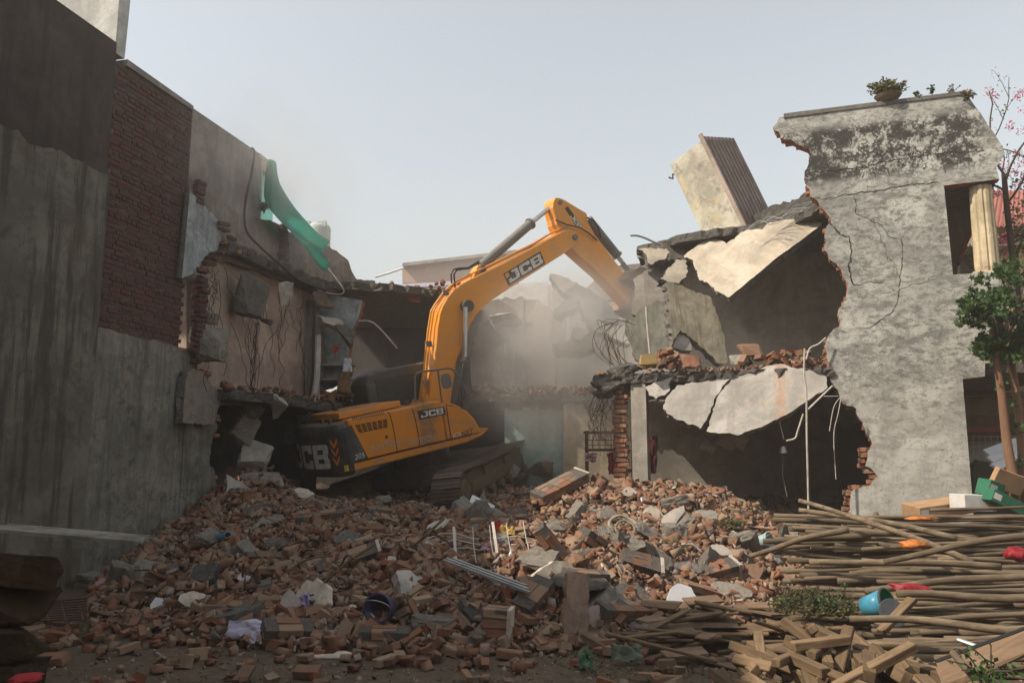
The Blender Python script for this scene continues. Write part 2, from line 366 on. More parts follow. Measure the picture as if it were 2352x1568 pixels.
# ------------------------------------------------------------------ left row of party walls
LF = Frame((-5.82, 11, 0), (.2396, 1, 0))
def lw(y=0.0): return Frame(LF.w(0, y, 0), LF.ex)
rng = random.Random(5)
nh = empty('concrete_house', LF.w(-3, 0, 0), 'tall concrete house wall streaked with damp in the shade', 'building')
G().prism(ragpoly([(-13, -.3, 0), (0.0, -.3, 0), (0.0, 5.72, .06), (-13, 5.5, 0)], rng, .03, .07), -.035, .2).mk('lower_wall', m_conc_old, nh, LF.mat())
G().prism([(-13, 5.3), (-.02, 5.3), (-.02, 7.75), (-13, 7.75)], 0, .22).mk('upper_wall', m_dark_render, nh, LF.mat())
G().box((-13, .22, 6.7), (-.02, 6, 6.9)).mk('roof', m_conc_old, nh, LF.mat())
G().prism([(-.02, 7.6), (.18, 7.6), (.2, 8.2), (.215, 8.8), (.19, 9.6), (.2, 11.2), (-.02, 11.2)], .02, 4.5).mk('stair_wall', m_pl_white, nh, LF.mat())
G().box((-13, .03, 7.76), (-6.6, 5.5, 10.4)).mk('unseen_shade_block', m_pl_white, nh, LF.mat())  # out-of-view box added on the roof to lengthen the wall's shadow
bh = empty('brick_house', LF.w(1, 0, 0), 'bare red brick upper wall over stained plaster, between two rendered walls', 'building')
G().prism(ragpoly([(.02, 3.3, 0), (1.84, 3.3, 0), (1.80, 7.5, 0), (.22, 7.5, 0), (.02, 7.5, 0)], rng), .03, .3).mk('backing_wall', m_mortar, bh, LF.mat())
P = [LF.px(*q) for q in [(222, 1330), (222, 752), (310, 775), (408, 797)]]
EDGE_L = [LF.px(*q) for q in [(430, 800), (445, 850), (470, 880), (497, 985), (478, 1050), (500, 1120), (484, 1180), (478, 1235), (480, 1300)]]
rr = random.Random(8)
ol = [(.012, -.3, 0), (EDGE_L[-1][0], -.3, 0)]+[(a, b, .05) for a, b in EDGE_L[::-1]]+[(P[3][0], P[3][1], .02), (P[2][0], P[2][1], .02), (.012, P[1][1], 0)]
G().prism(ragpoly(ol, rr, .03, .07), -.02, .25, 0, 1, 2, .02, rr).mk('lower_wall', [m_pl_low, m_brickr], bh, LF.mat())
G().box((2.03, -.045, -.2), (2.14, -.021, 3.3)).mk('pilaster', m_pl_low, bh, LF.mat())
G().prism([(.2, 7.5), (1.8, 7.5), (1.8, 7.58), (.2, 7.6)], -.02, .3).mk('coping', m_pl_grey, bh, LF.mat())
bm_var = [mesh_of('brick', *brickshape(900+i, (.222, .10, .066), 1, .006, .004), m_brickw) for i in range(6)]
bm_half = [mesh_of('brick', *brickshape(930+i, (.104, .10, .066), 1, .006, .004), m_brickw) for i in range(3)]
cnt = 0; far_items = []; vb = [brickshape(900+i, (.222, .10, .066), 1, .006, .004) for i in range(3)]+[brickshape(930, (.104, .10, .066), 1, .006, .004)]
RL = np.stack([LF.ex, LF.ey, LF.ez], 1)
for c in range(54):
    z = 3.42+c*.0768; low = interp(c, [0, 8], [0, 0]); header = c % 4 == 3
    x = .03+(.115 if header else (.06 if c % 2 else .118)); st = .118 if header else .235
    while x < 1.80:
        zb = P[1][1]+(P[3][1]-P[1][1])*(x/1.8)
        if z > zb-.02 and z < 7.47:
            p = LF.w(x+rng.uniform(-.004, .004), .070+rng.uniform(-.008, .006), z+rng.uniform(-.003, .003))
            rm = RL @ rotm(rng.gauss(0, .012), rng.gauss(0, .01), rng.gauss(0, .01)+(math.pi if rng.random() < .5 else 0))
            if cnt < 300 and not header and z < 7.1:
                inst('brick', rng.choice(bm_var), M4(p, rm), bh); cnt += 1
            else: far_items.append((3 if header else rng.randrange(3), p, rm, 1.0))
        x += st
scatter('brickwork', vb, far_items, m_brickw, parent=bh, kind='stuff')
# third house: grey render, parapet, beam
gh = empty('grey_house', LF.w(3, 0, 0), 'grey rendered upper house wall and broken parapet behind the brick wall', 'building')
PO = [LF.px(*q, ) for q in [(430, 240), (598, 353), (598, 548), (560, 530), (480, 480), (432, 440)]]
G().prism(ccw([(1.81, PO[5][1]), (2.9, 5.6), (PO[2][0], 5.6), (PO[1][0], 7.55), (1.81, 7.55)]), .0, .25).mk('upper_wall', m_pl_grey, gh, LF.mat())
A = [(P_[0], P_[1]) for P_ in [lw(-.03).px(*q) for q in [(432, 405), (470, 435), (560, 498), (620, 505), (640, 515), (700, 560), (755, 565), (800, 598), (806, 618), (818, 640), (862, 645), (868, 690), (770, 690), (740, 668), (640, 640), (520, 600), (432, 600)]]]
G().prism(ragpoly([(a, b, .025) for a, b in A], random.Random(3), .02, .1), 0, .24, 0, 1, 2, .015, rr).mk('parapet', [m_pl_parap, m_br], gh, lw(-.03).mat())
G().prism(ccw([LF.px(*q) for q in [(600, 352), (627, 375), (627, 402), (600, 388)]]), .02, .3).mk('beam', m_pl_cream, gh, LF.mat())
G().box((3.99, .0, 5.6), (4.05, .08, 7.5)).mk('downpipe', m_pvc, gh, LF.mat())
# brick piers standing on the parapet line
bi = [mesh_of('brick', *brickshape(960+i, (.215, .105, .068), 1, .008, .006), m_brickr) for i in range(4)]
bh2 = [mesh_of('brick', *brickshape(970+i, (.12, .105, .068), 1, .008, .006), m_brickr) for i in range(3)]
bd = [mesh_of('brick', *brickshape(980+i, (.215, .105, .068), 1, .008, .006), m_brickw) for i in range(4)]
def pier(parent, F_, s, y, z0, z1, wid=1, jit=.012, ms=None, proud=0):
    z = z0; k = 0; Rm = np.stack([F_.ex, F_.ey, F_.ez], 1)
    while z < z1:
        for j in range(wid):
            inst('brick', rng.choice(ms or bi), M4(F_.w(s+rng.uniform(-jit, jit)*2.5+j*.22, y+rng.uniform(-jit, jit), z), Rm @ rotm(rng.gauss(0, .05), rng.gauss(0, .04), rng.gauss(0, .1)+(0 if k % 2 else math.pi))), parent)
        z += .083; k += 1
s0, z0 = LF.px(437, 440); s1, z1 = LF.px(437, 405)
pier(gh, LF, s0+.12, -.09, z0-.15, z1, 1, .008, bd)
s0, z0 = LF.px(640, 600); s1, z1 = LF.px(640, 512)
pier(gh, LF, s0, -.09, z0-.2, z1-.05, 1, .01, bd)
# ------------------------------------------------------------------ demolished house, left part
dh = empty('gutted_house', LF.w(4.5, 0, 0), 'gutted house shell with pinkish upper room, torn open on two floors', 'building')
PW = lw(.10)
G().prism(ccw([PW.px(*q) for q in [(428, 930), (735, 930), (735, 610), (428, 560)]]), 0, .2).mk('room_wall', m_pl_pink, dh, PW.mat())
BWf = lw(.9)
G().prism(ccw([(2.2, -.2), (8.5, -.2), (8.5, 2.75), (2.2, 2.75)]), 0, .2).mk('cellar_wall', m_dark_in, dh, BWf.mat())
# ragged remnant of painted cross wall
slab('wall_remnant', lw(-.11), [(436, 440, 0), (455, 455), (500, 505), (508, 545), (497, 575), (470, 590), (458, 620), (440, 632), (418, 640, 0)], .1, [m_pl_blue, m_br], 4, .03, .05, parent=dh)
s0, z0 = LF.px(428, 800); s1, z1 = LF.px(428, 640)
pier(dh, LF, s0+.08, -.16, z0-.02, z1+.02, 1, .02, bd); pier(dh, LF, s0+.18, -.05, z0-.2, z1+.1, 1, .03, bi+bd)
for i, (u, v) in enumerate([(462, 622), (475, 606), (488, 592), (500, 580), (512, 578), (520, 560), (527, 548), (512, 528), (505, 515), (536, 580), (560, 585), (585, 592), (604, 601), (550, 577), (575, 583), (618, 612)]):
    q = lw(-.13); s, z = q.px(u, v); inst('brick', rng.choice(bi+bd), M4(q.w(s, rng.uniform(-.1, .02), z), RL @ rotm(rng.gauss(0, .12), rng.gauss(0, .12), rng.uniform(-.5, .5))), dh)
for (a, b) in EDGE_L[1:-1]:
    for k in range(4):
        inst('brick', rng.choice(bi+bh2), M4(LF.w(a+rng.uniform(-.05, .1), .06+rng.uniform(-.03, .08), b+rng.uniform(-.22, .22)), RL @ rotm(rng.gauss(0, .1), rng.gauss(0, .1), rng.uniform(-.4, .4))), bh)
def ledge(name, F_, s0, s1, z, thick, d0, d1, mat, seed, parent=None, amp=.07, back=.1, **k):
    """horizontal broken slab along a frame, reaching d0..d1 towards the viewer"""
    r = random.Random(seed); fr = Frame(F_.w(0, 0, z), F_.ex, -F_.ey)
    pts = rag((s0, -back), (s1, -back), 0.001, 5, r)+rag((s1, -back), (s1, d1), amp*.5, .1, r)+rag((s1, d1), (s0, d0), amp, .07, r)+rag((s0, d0), (s0, -back), amp*.5, .1, r)
    return G().prism(ccw(pts), 0, thick, 0, 1 if isinstance(mat, list) else 0, 3, .03, r).mk(name, mat, parent, fr.mat(), **k)
ledge('roof_edge', LF, 2.75, 7.1, 5.28, .2, .22, .42, m_brd, 3, dh, .09)
ledge('floor_edge', LF, 2.6, 7.4, 2.68, .17, .55, .6, m_brd, 5, dh, .14, .9)
# cross wall facing the camera, back room
XF = Frame(np.array([-4.3, 17.35, 0]), (1, -.06, 0))
slab('cross_wall', XF, [(735, 672, 0), (832, 690), (826, 720), (812, 752), (806, 790), (800, 815), (806, 850), (796, 905), (775, 880), (735, 905, 0)], .2, [m_pl_blue, m_brickr], 11, .03, .06, parent=dh)
slab('shelf_wall', Frame(XF.w(0, -.35, 0), XF.ex), [(700, 690, 0), (722, 690, 0), (738, 760), (735, 935, 0), (700, 935, 0)], .3, [m_pl_grey, m_br], 12, .02, .06, parent=dh)
for v, w_ in ((835, 92), (868, 90), (905, 84)):
    q = Frame(XF.w(0, -.32, 0), XF.ex); a = q.px(732, v); b = q.px(732+w_-14, v+3)
    G().box((a[0], 0, a[1]-.04), (b[0], .32, a[1])).mk('shelf', m_pl_grey, dh, q.mat())
BK = Frame(np.array([-4.6, 22.4, 0]), (1, 0, 0))
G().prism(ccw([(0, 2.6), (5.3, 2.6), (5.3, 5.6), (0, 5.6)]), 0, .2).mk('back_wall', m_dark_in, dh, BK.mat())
G().box((2.6, -.06, 2.9), (2.75, .0, 4.6)).box((4.3, -.06, 2.9), (4.42, 0, 4.6)).box((2.6, -.06, 4.6), (4.42, 0, 4.72)).mk('door_frame', m_wood_dk, dh, BK.mat())
RS = Frame((0, 17.2, 5.32), (1, 0, 0), (0, 1, 0))
r = random.Random(21)
def vslab(name, pts, z, thick, mat, seed, parent, amp=.06, rows=3, rough=.03, **k):   # horizontal plate from plan points (x,y)
    r = random.Random(seed); fr = Frame((0, 0, z), (0, 1, 0), (1, 0, 0))     # local x=Y, z=X, y=up
    return G().prism(ragpoly([(p[1], p[0])+tuple(p[2:]) for p in pts], r, amp, .08), 0, thick, 0, 1 if isinstance(mat, list) else 0, rows, rough, r).mk(name, mat, parent, fr.mat(), **k)
vslab('roof_slab', [(-4.55, 17.0), (-3.4, 17.2), (-2.2, 17.6), (-1.0, 18.6), (-.9, 19.4), (-.6, 22.6), (-4.6, 22.6)], 5.36, .17, m_brd, 6, dh, .09)
vslab('floor_slab', [(-4.6, 16.9), (-3.9, 17.2), (-3.3, 19.4), (-1.2, 19.6), (-1.0, 18.6), (1.2, 18.2), (2.9, 17.4), (3.3, 22.8), (-4.6, 22.8)], 2.80, .16, m_brd, 9, dh, .1)
# ------------------------------------------------------------------ ruins in the middle
def cf(u, v, Y, yaw=0., lean=0.): return Frame(at(u, v, Y), (math.cos(yaw), math.sin(yaw), 0), (-lean*math.sin(yaw), lean*math.cos(yaw), 1))
def card(name, Y, pts, thick, mat, seed, yaw=0., lean=0., amp=.05, step=.08, parent=None, rough=.025, **k):
    u = sum(p[0] for p in pts)/len(pts); v = sum(p[1] for p in pts)/len(pts)
    return slab(name, cf(u, v, Y, yaw, lean), pts, thick, mat, seed, amp, step, rough, 2, parent, **k)
mh = empty('middle_ruin', at(1250, 935, 19.5), 'dust-veiled broken house shell with turquoise ground floor wall behind the digger arm', 'building')
card('turquoise_wall', 18.35, [(1160, 1120, 0), (1300, 1120, 0), (1300, 935, 0), (1160, 935, 0)], .2, m_turq, 1, parent=mh)
card('cream_wall', 18.0, [(1294, 1130, 0), (1450, 1130, 0), (1450, 900), (1400, 895), (1340, 925), (1294, 930, 0)], .2, [m_pl_cream, m_br], 2, -.1, parent=mh)
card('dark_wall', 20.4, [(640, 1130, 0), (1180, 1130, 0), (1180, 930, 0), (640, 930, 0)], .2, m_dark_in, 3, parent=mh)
card('chunk_wall', 19.6, [(1075, 925, 0), (1130, 925), (1135, 800), (1180, 770), (1190, 720), (1150, 690), (1110, 700), (1095, 760), (1085, 830)], .3, [m_pl_grey, m_br], 4, .2, parent=mh)
card('rear_wall', 21.2, [(1075, 930, 0), (1470, 930, 0), (1470, 770), (1380, 760), (1300, 790), (1262, 705), (1240, 690), (1200, 680), (1130, 690), (1075, 680, 0)], .25, [m_pl_grey, m_brickr], 5, parent=mh)
card('plaster_pier', 20.2, [(1130, 930, 0), (1180, 930, 0), (1184, 790), (1136, 785)], .25, [m_pl_white, m_br], 6, parent=mh)
pq = card('brick_pier', 20.0, [(1205, 935, 0), (1270, 935, 0), (1276, 850), (1262, 770), (1268, 720), (1232, 690), (1215, 720), (1212, 800)], .3, [m_pl_pink, m_brickr], 7, -.25, parent=mh)
for k in range(26):
    z = 2.95+k*.085; p = at(1214+3*math.sin(k*.9), 930-k*8.7, 19.9); p[2] = z
    inst('brick', rng.choice(bi), M4(p, rotm(rng.gauss(0, .08), rng.gauss(0, .08), rng.uniform(-.5, .3))), mh)
vslab('ledge_slab', [(-.9, 18.2), (.4, 18.1), (1.6, 17.8), (2.6, 17.2), (3.4, 21.2), (-.9, 21.2)], 2.97, .12, m_br, 15, mh, .1)
# slabs leaning in the dust
def loose(name, label, Y, pts, thick, mat, seed, yaw=0, lean=0, cat='slab', group=None, amp=.05, **k): return card(name, Y, pts, thick, mat, seed, yaw, lean, amp, .07, None, label=label, cat=cat, group=group, **k)
loose('fallen_slab', 'long pale slab leaning down to the right beneath the digger arm', 19.2, [(1266, 628, .01), (1288, 632), (1350, 662), (1400, 700), (1462, 770), (1440, 790), (1352, 750), (1330, 700), (1270, 645)], .18, [m_slabgrey, m_br], 31, .2, .55)
loose('fallen_slab', 'small bright slab corner poking up below the window grille in the dust', 18.9, [(1278, 705), (1318, 682), (1330, 690), (1322, 708), (1290, 728), (1276, 722)], .22, [m_slabface, m_br], 32, -.1, .7)
loose('fallen_slab', 'flat pale slab lying across the upper ledge in the dust', 18.8, [(1272, 790), (1320, 778), (1368, 762), (1374, 775), (1366, 800), (1345, 808), (1284, 806)], .3, [m_slabface, m_br], 33, .15, .5)
loose('fallen_slab', 'upright grey wall fragment between arm and long leaning slab', 20.6, [(1395, 700), (1460, 690), (1480, 780), (1450, 850), (1410, 830)], .25, [m_pl_cream, m_brickr], 34, .1, .2)
# ------------------------------------------------------------------ buildings far behind
fb = empty('far_house', at(1010, 690, 30), 'hazy far house with brick parapet and lilac cornice stripe', 'building')
card('wall', 30, [(866, 900, 0), (1300, 900, 0), (1300, 655, 0), (866, 662, 0)], .3, m_pl_cream, 1, -.1, parent=fb)
card('band', 29.9, [(868, 664, 0), (1180, 646, 0), (1180, 639, 0), (868, 655, 0)], .3, plain('lilac_paint', (.52, .47, .60), .8), 2, -.1, parent=fb)
card('parapet', 30.6, [(924, 650, 0), (1190, 650, 0), (1190, 574, 0), (924, 606, 0)], .4, brickm('far_brick', [(.33, .22, .17), (.36, .25, .2)], (.36, .3, .26), .6), 3, -.1, parent=fb)
card('roof_edge', 30.3, [(924, 611, 0), (1192, 580, 0), (1192, 573, 0), (924, 604, 0)], .6, m_pl_grey, 4, -.1, parent=fb)
tag(G().tube([at(862, 636, 26), at(890, 628, 26), at(928, 615, 26)], .035, 6).mk('water_pipe', m_steel), 'thin pipe sloping up to the far brick parapet', 'pipe')
tag(card('white_house', 25, [(1060, 900, 0), (1262, 900, 0), (1258, 648, 0), (1200, 650, 0), (1060, 680, 0)], 1.5, m_pl_white, 6, -.1), 'pale plain house wall seen under the raised boom', 'building')
gb = empty('gabled_house', at(1390, 700, 27), 'grey gable end behind the digger arm', 'building')
card('wall', 27, [(1315, 900, 0), (1520, 900, 0), (1520, 690, 0), (1315, 694, 0)], 1.0, m_pl_grey, 7, 0, parent=gb)
card('gable', 27.2, [(1318, 690, 0), (1520, 688, 0), (1520, 600, 0), (1398, 612, 0)], .6, m_pl_parap, 8, 0, parent=gb)
wg = empty('window_grille', at(1295, 720, 20.5), 'thin barred window grille standing against the sky in the ruin', 'window')
g = G()
for u in (1272, 1285, 1298, 1310): g.tube([at(u, 655, 20.5), at(u+1, 762, 20.5)], .012, 5)
for v in (662, 690, 722, 750): g.tube([at(1270, v, 20.5), at(1312, v+4, 20.5)], .012, 5)
g.mk('bars', m_rebar, wg)
mk('cloth', [at(1274, 662, 20.6), at(1308, 666, 20.6), at(1308, 700, 20.7), at(1290, 690, 20.6), at(1275, 694, 20.6)], [(0, 1, 2, 3, 4)], plain('lilac_cloth', (.45, .40, .50), .9), wg)
# ------------------------------------------------------------------ broken house on the right
RF = Frame((6.75, 12, 0), (2.83, -1, 0))
RR = np.stack([RF.ex, RF.ey, RF.ez], 1)
def rw(y): return Frame(RF.w(0, y, 0), RF.ex)
s = N('weathered_cement_wall'); xyz = s.sep(); z = xyz[2]
nA = s.noise(1.5, 9, .68, .6); nB = s.noise(6, 9, .72, .3, off=2); nC = s.noise(26, 8, .75, .2, off=6); nS = s.noise(1.6, 7, .65, .2, (5, 5, .45), off=9); nH = s.noise(2, 7, .7, .4, (.6, .6, 3.2), off=12)
nK = s.noise(2.6, 11, .76, .5, (1, 1, 2.3), off=31); nL = s.noise(7, 10, .78, .3, (1, 1, 1.6), off=41)
nZ = s.noise(.55, 6, .6, .6, off=51)
col = s.mix(s.ramp(nA, .40, .60), (.45, .435, .385), (.34, .325, .29)); col = s.mix(s.math('MULTIPLY', s.ramp(nZ, .42, .62), .55), col, (.25, .24, .215))
lowz = s.ramp(z, 1.2, 3.6, .35, 1.0)
col = s.mix(s.math('MULTIPLY', s.math('MULTIPLY', s.ramp(nK, .47, .60), lowz), .85), col, (.16, .152, .136))
col = s.mix(s.math('MULTIPLY', s.math('MULTIPLY', s.ramp(nL, .51, .60), lowz), .75), col, (.11, .105, .094))
col = s.mix(s.math('MULTIPLY', s.ramp(nL, .44, .36), .5), col, (.55, .53, .475))
col = s.mix(s.math('MULTIPLY', s.ramp(nS, .54, .66), .35), col, (.22, .205, .18))
band = s.math('MULTIPLY', s.ramp(z, 6.02, 6.35), s.ramp(z, 7.22, 6.95)); band = s.math('ADD', band, s.math('MULTIPLY', s.math('MULTIPLY', s.ramp(z, 4.2, 5.4), s.ramp(z, 6.2, 5.7)), .22))
band = s.math('ADD', band, s.math('MULTIPLY', s.math('MULTIPLY', s.ramp(z, 2.2, 2.9), s.ramp(z, 3.9, 3.4)), .18))
rs_ = s.math('MULTIPLY', band, s.ramp(s.math('ADD', xyz[0], s.math('MULTIPLY', nA, .8)), 1.25, .75))
mk1 = s.ramp(s.math('ADD', s.math('MULTIPLY', nA, .45), s.math('MULTIPLY', nB, .55)), .60, .44, 1.0, 0.0)
mould = s.math('MULTIPLY', rs_, s.ramp(s.math('ADD', s.math('ADD', s.math('MULTIPLY', nB, .45), s.math('MULTIPLY', nC, .35)), s.math('MULTIPLY', nA, .35)), .53, .60))
col = s.mix(s.math('MINIMUM', s.math('MULTIPLY', mould, 1.15), .93), col, (.022, .021, .019))
col = s.mix(s.math('MULTIPLY', s.math('MULTIPLY', s.ramp(nC, .53, .62), s.ramp(nB, .42, .6)), .6), col, (.09, .085, .075))
s.bump(s.math('ADD', s.math('MULTIPLY', nL, .6), s.math('MULTIPLY', nC, .6)), .28, .03)
m_rwall = s.out(col, .94)
rh = empty('broken_house', RF.w(-1, 0, 0), 'half collapsed grey cement house with black mould on its parapet', 'building')
TOP = [(1790, 270), (1900, 256), (2218, 216), (2226, 224), (2262, 275), (2300, 332), (2308, 352), (2288, 384), (2296, 411)]
OPN = [(2168, 426), (2189, 631), (2308, 622), (2313, 700), (2264, 790), (2262, 864), (2211, 870), (2234, 1150), (2243, 1335)]
EDG = [(1950, 1335), (1948, 1215), (1951, 1177), (1957, 1127), (1995, 1117), (2017, 1095), (1988, 1070), (1992, 1045), (2004, 1020), (1988, 986), (1974, 961), (1967, 938), (1945, 931), (1932, 920), (1926, 902), (1907, 873), (1903, 830), (1895, 792), (1904, 770), (1929, 748), (1926, 711), (1942, 690), (1947, 659), (1939, 640), (1925, 612), (1906, 596), (1894, 574), (1898, 552), (1894, 530), (1909, 511), (1901, 492), (1887, 478), (1862, 451), (1853, 429), (1849, 399), (1858, 366), (1857, 341), (1827, 328), (1794, 317), (1775, 292)]
pts = [RF.px(*q)+(0.006,) for q in TOP]+[RF.px(*q)+(0,) for q in OPN]+[RF.px(*q)+(0.022,) for q in EDG]
rr = random.Random(17)
G().prism(ragpoly(pts, rr, .02, .05), 0, .23, 0, 1, 3, .012, rr).mk('front_wall', [m_rwall, m_brickr], rh, RF.mat())
# bricks showing along the torn edge
E2 = [RF.px(*q) for q in EDG]
acc = 0
for i in range(len(E2)-1):
    a, b = E2[i], E2[i+1]; L = math.hypot(b[0]-a[0], b[1]-a[1]); t = 0
    while t < L:
        sx = a[0]+(b[0]-a[0])*t/L; sz = round((a[1]+(b[1]-a[1])*t/L)/.083)*.083; t += .07
        if sz < .5: continue
        big = sz < 1.9
        inst('brick', rng.choice(bi+bh2), M4(RF.w(sx+rng.uniform(-.01, .03)+(-.05 if big else .075), .135+rng.uniform(-.012, .03)-(.03 if big else 0), sz), RR @ rotm(rng.gauss(0, .05), rng.gauss(0, .05), rng.gauss(0, .07)+rng.choice((0, math.pi/2)))), rh)
# cracks: flat dark strips on the wall, their colour painted as inner shadow
m_crack = plain('crack_shadow', (.03, .025, .02), 1)
def crack(parent, F_, pts, w, seed, y=-.004):
    r = random.Random(seed); P = [F_.px(*p) for p in pts]; line = []
    for i in range(len(P)-1): line += rag(P[i], P[i+1], .018, .035, r)
    line.append(P[-1]); up = []; dn = []
    for i, p in enumerate(line):
        q = line[min(i+1, len(line)-1)]; o = line[max(i-1, 0)]; d = math.hypot(q[0]-o[0], q[1]-o[1])+1e-9
        nx, nz = -(q[1]-o[1])/d, (q[0]-o[0])/d; ww = w*(.35+r.random()*.9)*(1 if 0 < i < len(line)-1 else .1)
        up.append((p[0]+nx*ww, p[1]+nz*ww)); dn.append((p[0]-nx*ww, p[1]-nz*ww))
    n = len(line); V = [(a, y, b) for a, b in up+dn]+[(a, .004, b) for a, b in up+dn]
    Fs = [(n+i, n+i+1, i+1, i) for i in range(n-1)]
    mk('crack', V, Fs, m_crack, parent, F_.mat())
CR = [([(1858, 397), (1900, 392), (1985, 384), (2060, 366), (2130, 356), (2180, 350), (2262, 345)], .012), ([(1862, 454), (1890, 458), (1930, 450), (1962, 446), (2010, 440), (2070, 428), (2160, 420)], .011),
      ([(1962, 446), (1968, 470), (1966, 492), (1992, 500), (2020, 515), (2045, 545), (2070, 548), (2072, 600), (2064, 680), (2050, 715), (2005, 748), (1985, 752)], .009),
      ([(1905, 512), (1930, 540), (1952, 545), (1956, 580), (1948, 610), (1955, 640), (1960, 655)], .018), ([(2005, 500), (2030, 560), (2040, 600)], .006),
      ([(1955, 655), (1990, 648), (2030, 650)], .008), ([(2040, 590), (2060, 620), (2066, 640)], .005), ([(2160, 640), (2090, 655), (2060, 668)], .005), ([(1905, 1000), (1907, 1001)], .001)]
for i, (p, w) in enumerate(CR[:-1]): crack(rh, RF, p, w*.6, 40+i)
rk = random.Random(77)
for i in range(34):                                    # small spalls under the mould band
    u = rk.uniform(1980, 2200); v = 362-(u-1980)*.09+rk.uniform(-16, 34); crack(rh, RF, [(u, v), (u+rk.uniform(-10, 10), v+rk.uniform(6, 22))], .006, 100+i)
G().prism(ccw([RF.px(*q, ) for q in [(1800, 262), (2214, 210), (2216, 218), (1800, 272)]]), -.02, .26).mk('coping', m_br, rh, RF.mat())
# rooms behind the wall
G().prism([(-6.2, -.2), (1.6, -.2), (1.6, 2.97), (-6.2, 2.97)], 0, .2).mk('lower_back_wall', m_grey_in, rh, rw(4.3).mat())
G().prism([(-5.0, 3.1), (.5, 3.1), (.5, 5.9), (-4.9, 5.9), (-5.1, 5.0), (-5.0, 4.2)], 0, .2).mk('upper_back_wall', m_grey_in, rh, rw(3.6).mat())
G().box((-.35, .24, -.1), (-.15, 4.3, 2.96)).mk('lower_side_wall', m_grey_in, rh, RF.mat())
G().box((-.35, .24, 3.16), (-.15, 3.6, 5.9)).mk('upper_side_wall', m_grey_in, rh, RF.mat())
G().prism(ragpoly([(-1.75, .24, 0), (.75, .24, 0), (.75, 4.2, 0), (-5.2, 4.2), (-5.3, 2.6), (-4.2, 1.95), (-3.0, 1.75), (-2.2, 1.5), (-1.9, 1.0)], random.Random(6), .06, .1), 0, .16, 0, 0, 2, .03, rr).mk('roof_slab', m_brd, rh, Frame(RF.w(0, 0, 5.92), RF.ey, RF.ex).mat() if False else Frame(RF.w(0, 0, 6.08), RF.ex, RF.ey).mat())
ledge('floor_slab', RF, -5.65, -1.75, 2.97, .16, .02, .03, m_brd, 31, rh, .05, 4.2)
G().box((-1.74, .24, 2.97), (1.5, 4.2, 3.13)).mk('floor_slab', m_brd, rh, RF.mat())
G().box((-5.0, .02, -.1), (-4.74, .3, 2.96)).mk('column', m_grey_in, rh, RF.mat())
a = rw(1.2).px(1922, 985); b = rw(1.2).px(2030, 1200)
G().box((a[0], 0, -.1), (a[0]+.12, .1, a[1])).box((a[0], 0, a[1]), (-.4, .1, a[1]+.1)).box((a[0]+.12, .05, -.1), (-.4, .08, a[1])).mk('inner_door', plain('black_door', (.012, .011, .01), .8), rh, rw(1.2).mat())
pier(rh, RF, -5.2, .1, 1.0, 2.95, 1, .02, bi); pier(rh, RF, -5.22, .22, .9, 2.95, 1, .02, bi)
# arch wall and fluted column at the upper opening
slab('arch_wall', rw(1.3), [(2150, 400, 0), (2275, 390, 0), (2275, 490, 0), (2247, 505, 0), (2229, 529, 0), (2214, 562, 0), (2200, 602, 0), (2197, 660, 0), (2150, 660, 0)], .15, plaster('brown_inside_wall', (.13, .09, .06), (.08, .055, .04)), 3, parent=rh)
rd = rw(1.27); arch = [rd.px(*q) for q in [(2250, 499), (2229, 526), (2213, 560), (2199, 602)]]; arch2 = [rd.px(*q) for q in [(2262, 500), (2237, 530), (2221, 565), (2206, 606)]]
G().prism(ccw(arch+arch2[::-1]), 0, .2).mk('arch_trim', plain('red_trim', (.16, .02, .015), .7), rh, rd.mat())
G().box((.0, 1.0, 4.2), (1.2, 1.1, 4.6)).mk('veranda_rail', m_pl_cream, rh, RF.mat())
m_colm = plaster('cream_column', (.55, .45, .29), (.36, .28, .17), None, 2, .3, .4)
g = G(); N_ = 40; prof = [(.165, 4.53), (.165, 4.55), (.175, 4.6), (.16, 5.9)]
cc = RF.w(.56, .22, 0); V = []; Fs = []
for (r_, z_) in prof:
    for k in range(N_): q = r_*(1 if k % 4 else .86); V.append((cc[0]+q*math.cos(2*math.pi*k/N_), cc[1]+q*math.sin(2*math.pi*k/N_), z_))
for i in range(len(prof)-1):
    for k in range(N_): Fs.append((i*N_+k, i*N_+(k+1) % N_, (i+1)*N_+(k+1) % N_, (i+1)*N_+k))
mk('fluted_column', V, Fs, m_colm, rh)
G().box((.34, .06, 4.42), (.80, .42, 4.53)).mk('column_base', m_pl_cream, rh, RF.mat())
# loose and hanging slabs of the right house
def plane3(a, b, c): return three(at(*a), at(*b), at(*c))
def rslab(label, fr, pts, thick, mat, seed, amp=.03, name='hanging_slab', cat='slab'): return slab(name, fr, pts, thick, mat, seed, amp, .05, .02, 3, None, label=label, cat=cat)
fr = plane3((1672, 683, 13.9), (1887, 512, 13.7), (1620, 548, 15.2))
rslab('large cream ceiling slab tilted steeply over the dark upper room', fr, [(1570, 588), (1592, 571), (1622, 548), (1633, 545), (1668, 560), (1687, 549), (1704, 530), (1734, 518), (1775, 511), (1822, 503), (1838, 511), (1860, 492), (1884, 508), (1887, 516, .008), (1775, 599, .008), (1674, 683), (1668, 681), (1635, 659), (1605, 642), (1594, 612), (1592, 599)], .13, [m_slabface, m_br], 51, .025)
fr = cf(1680, 520, 15.35, -.3, .1)
rslab('dark jagged roof slab edge along the skyline with bent rods', fr, [(1462, 590), (1500, 568), (1560, 545), (1650, 528), (1708, 516), (1730, 492), (1790, 470), (1855, 442), (1875, 470), (1896, 500), (1880, 530), (1740, 545), (1690, 575), (1630, 575), (1595, 600), (1560, 592), (1500, 600)], .4, [m_brd, m_brd], 52, .05)
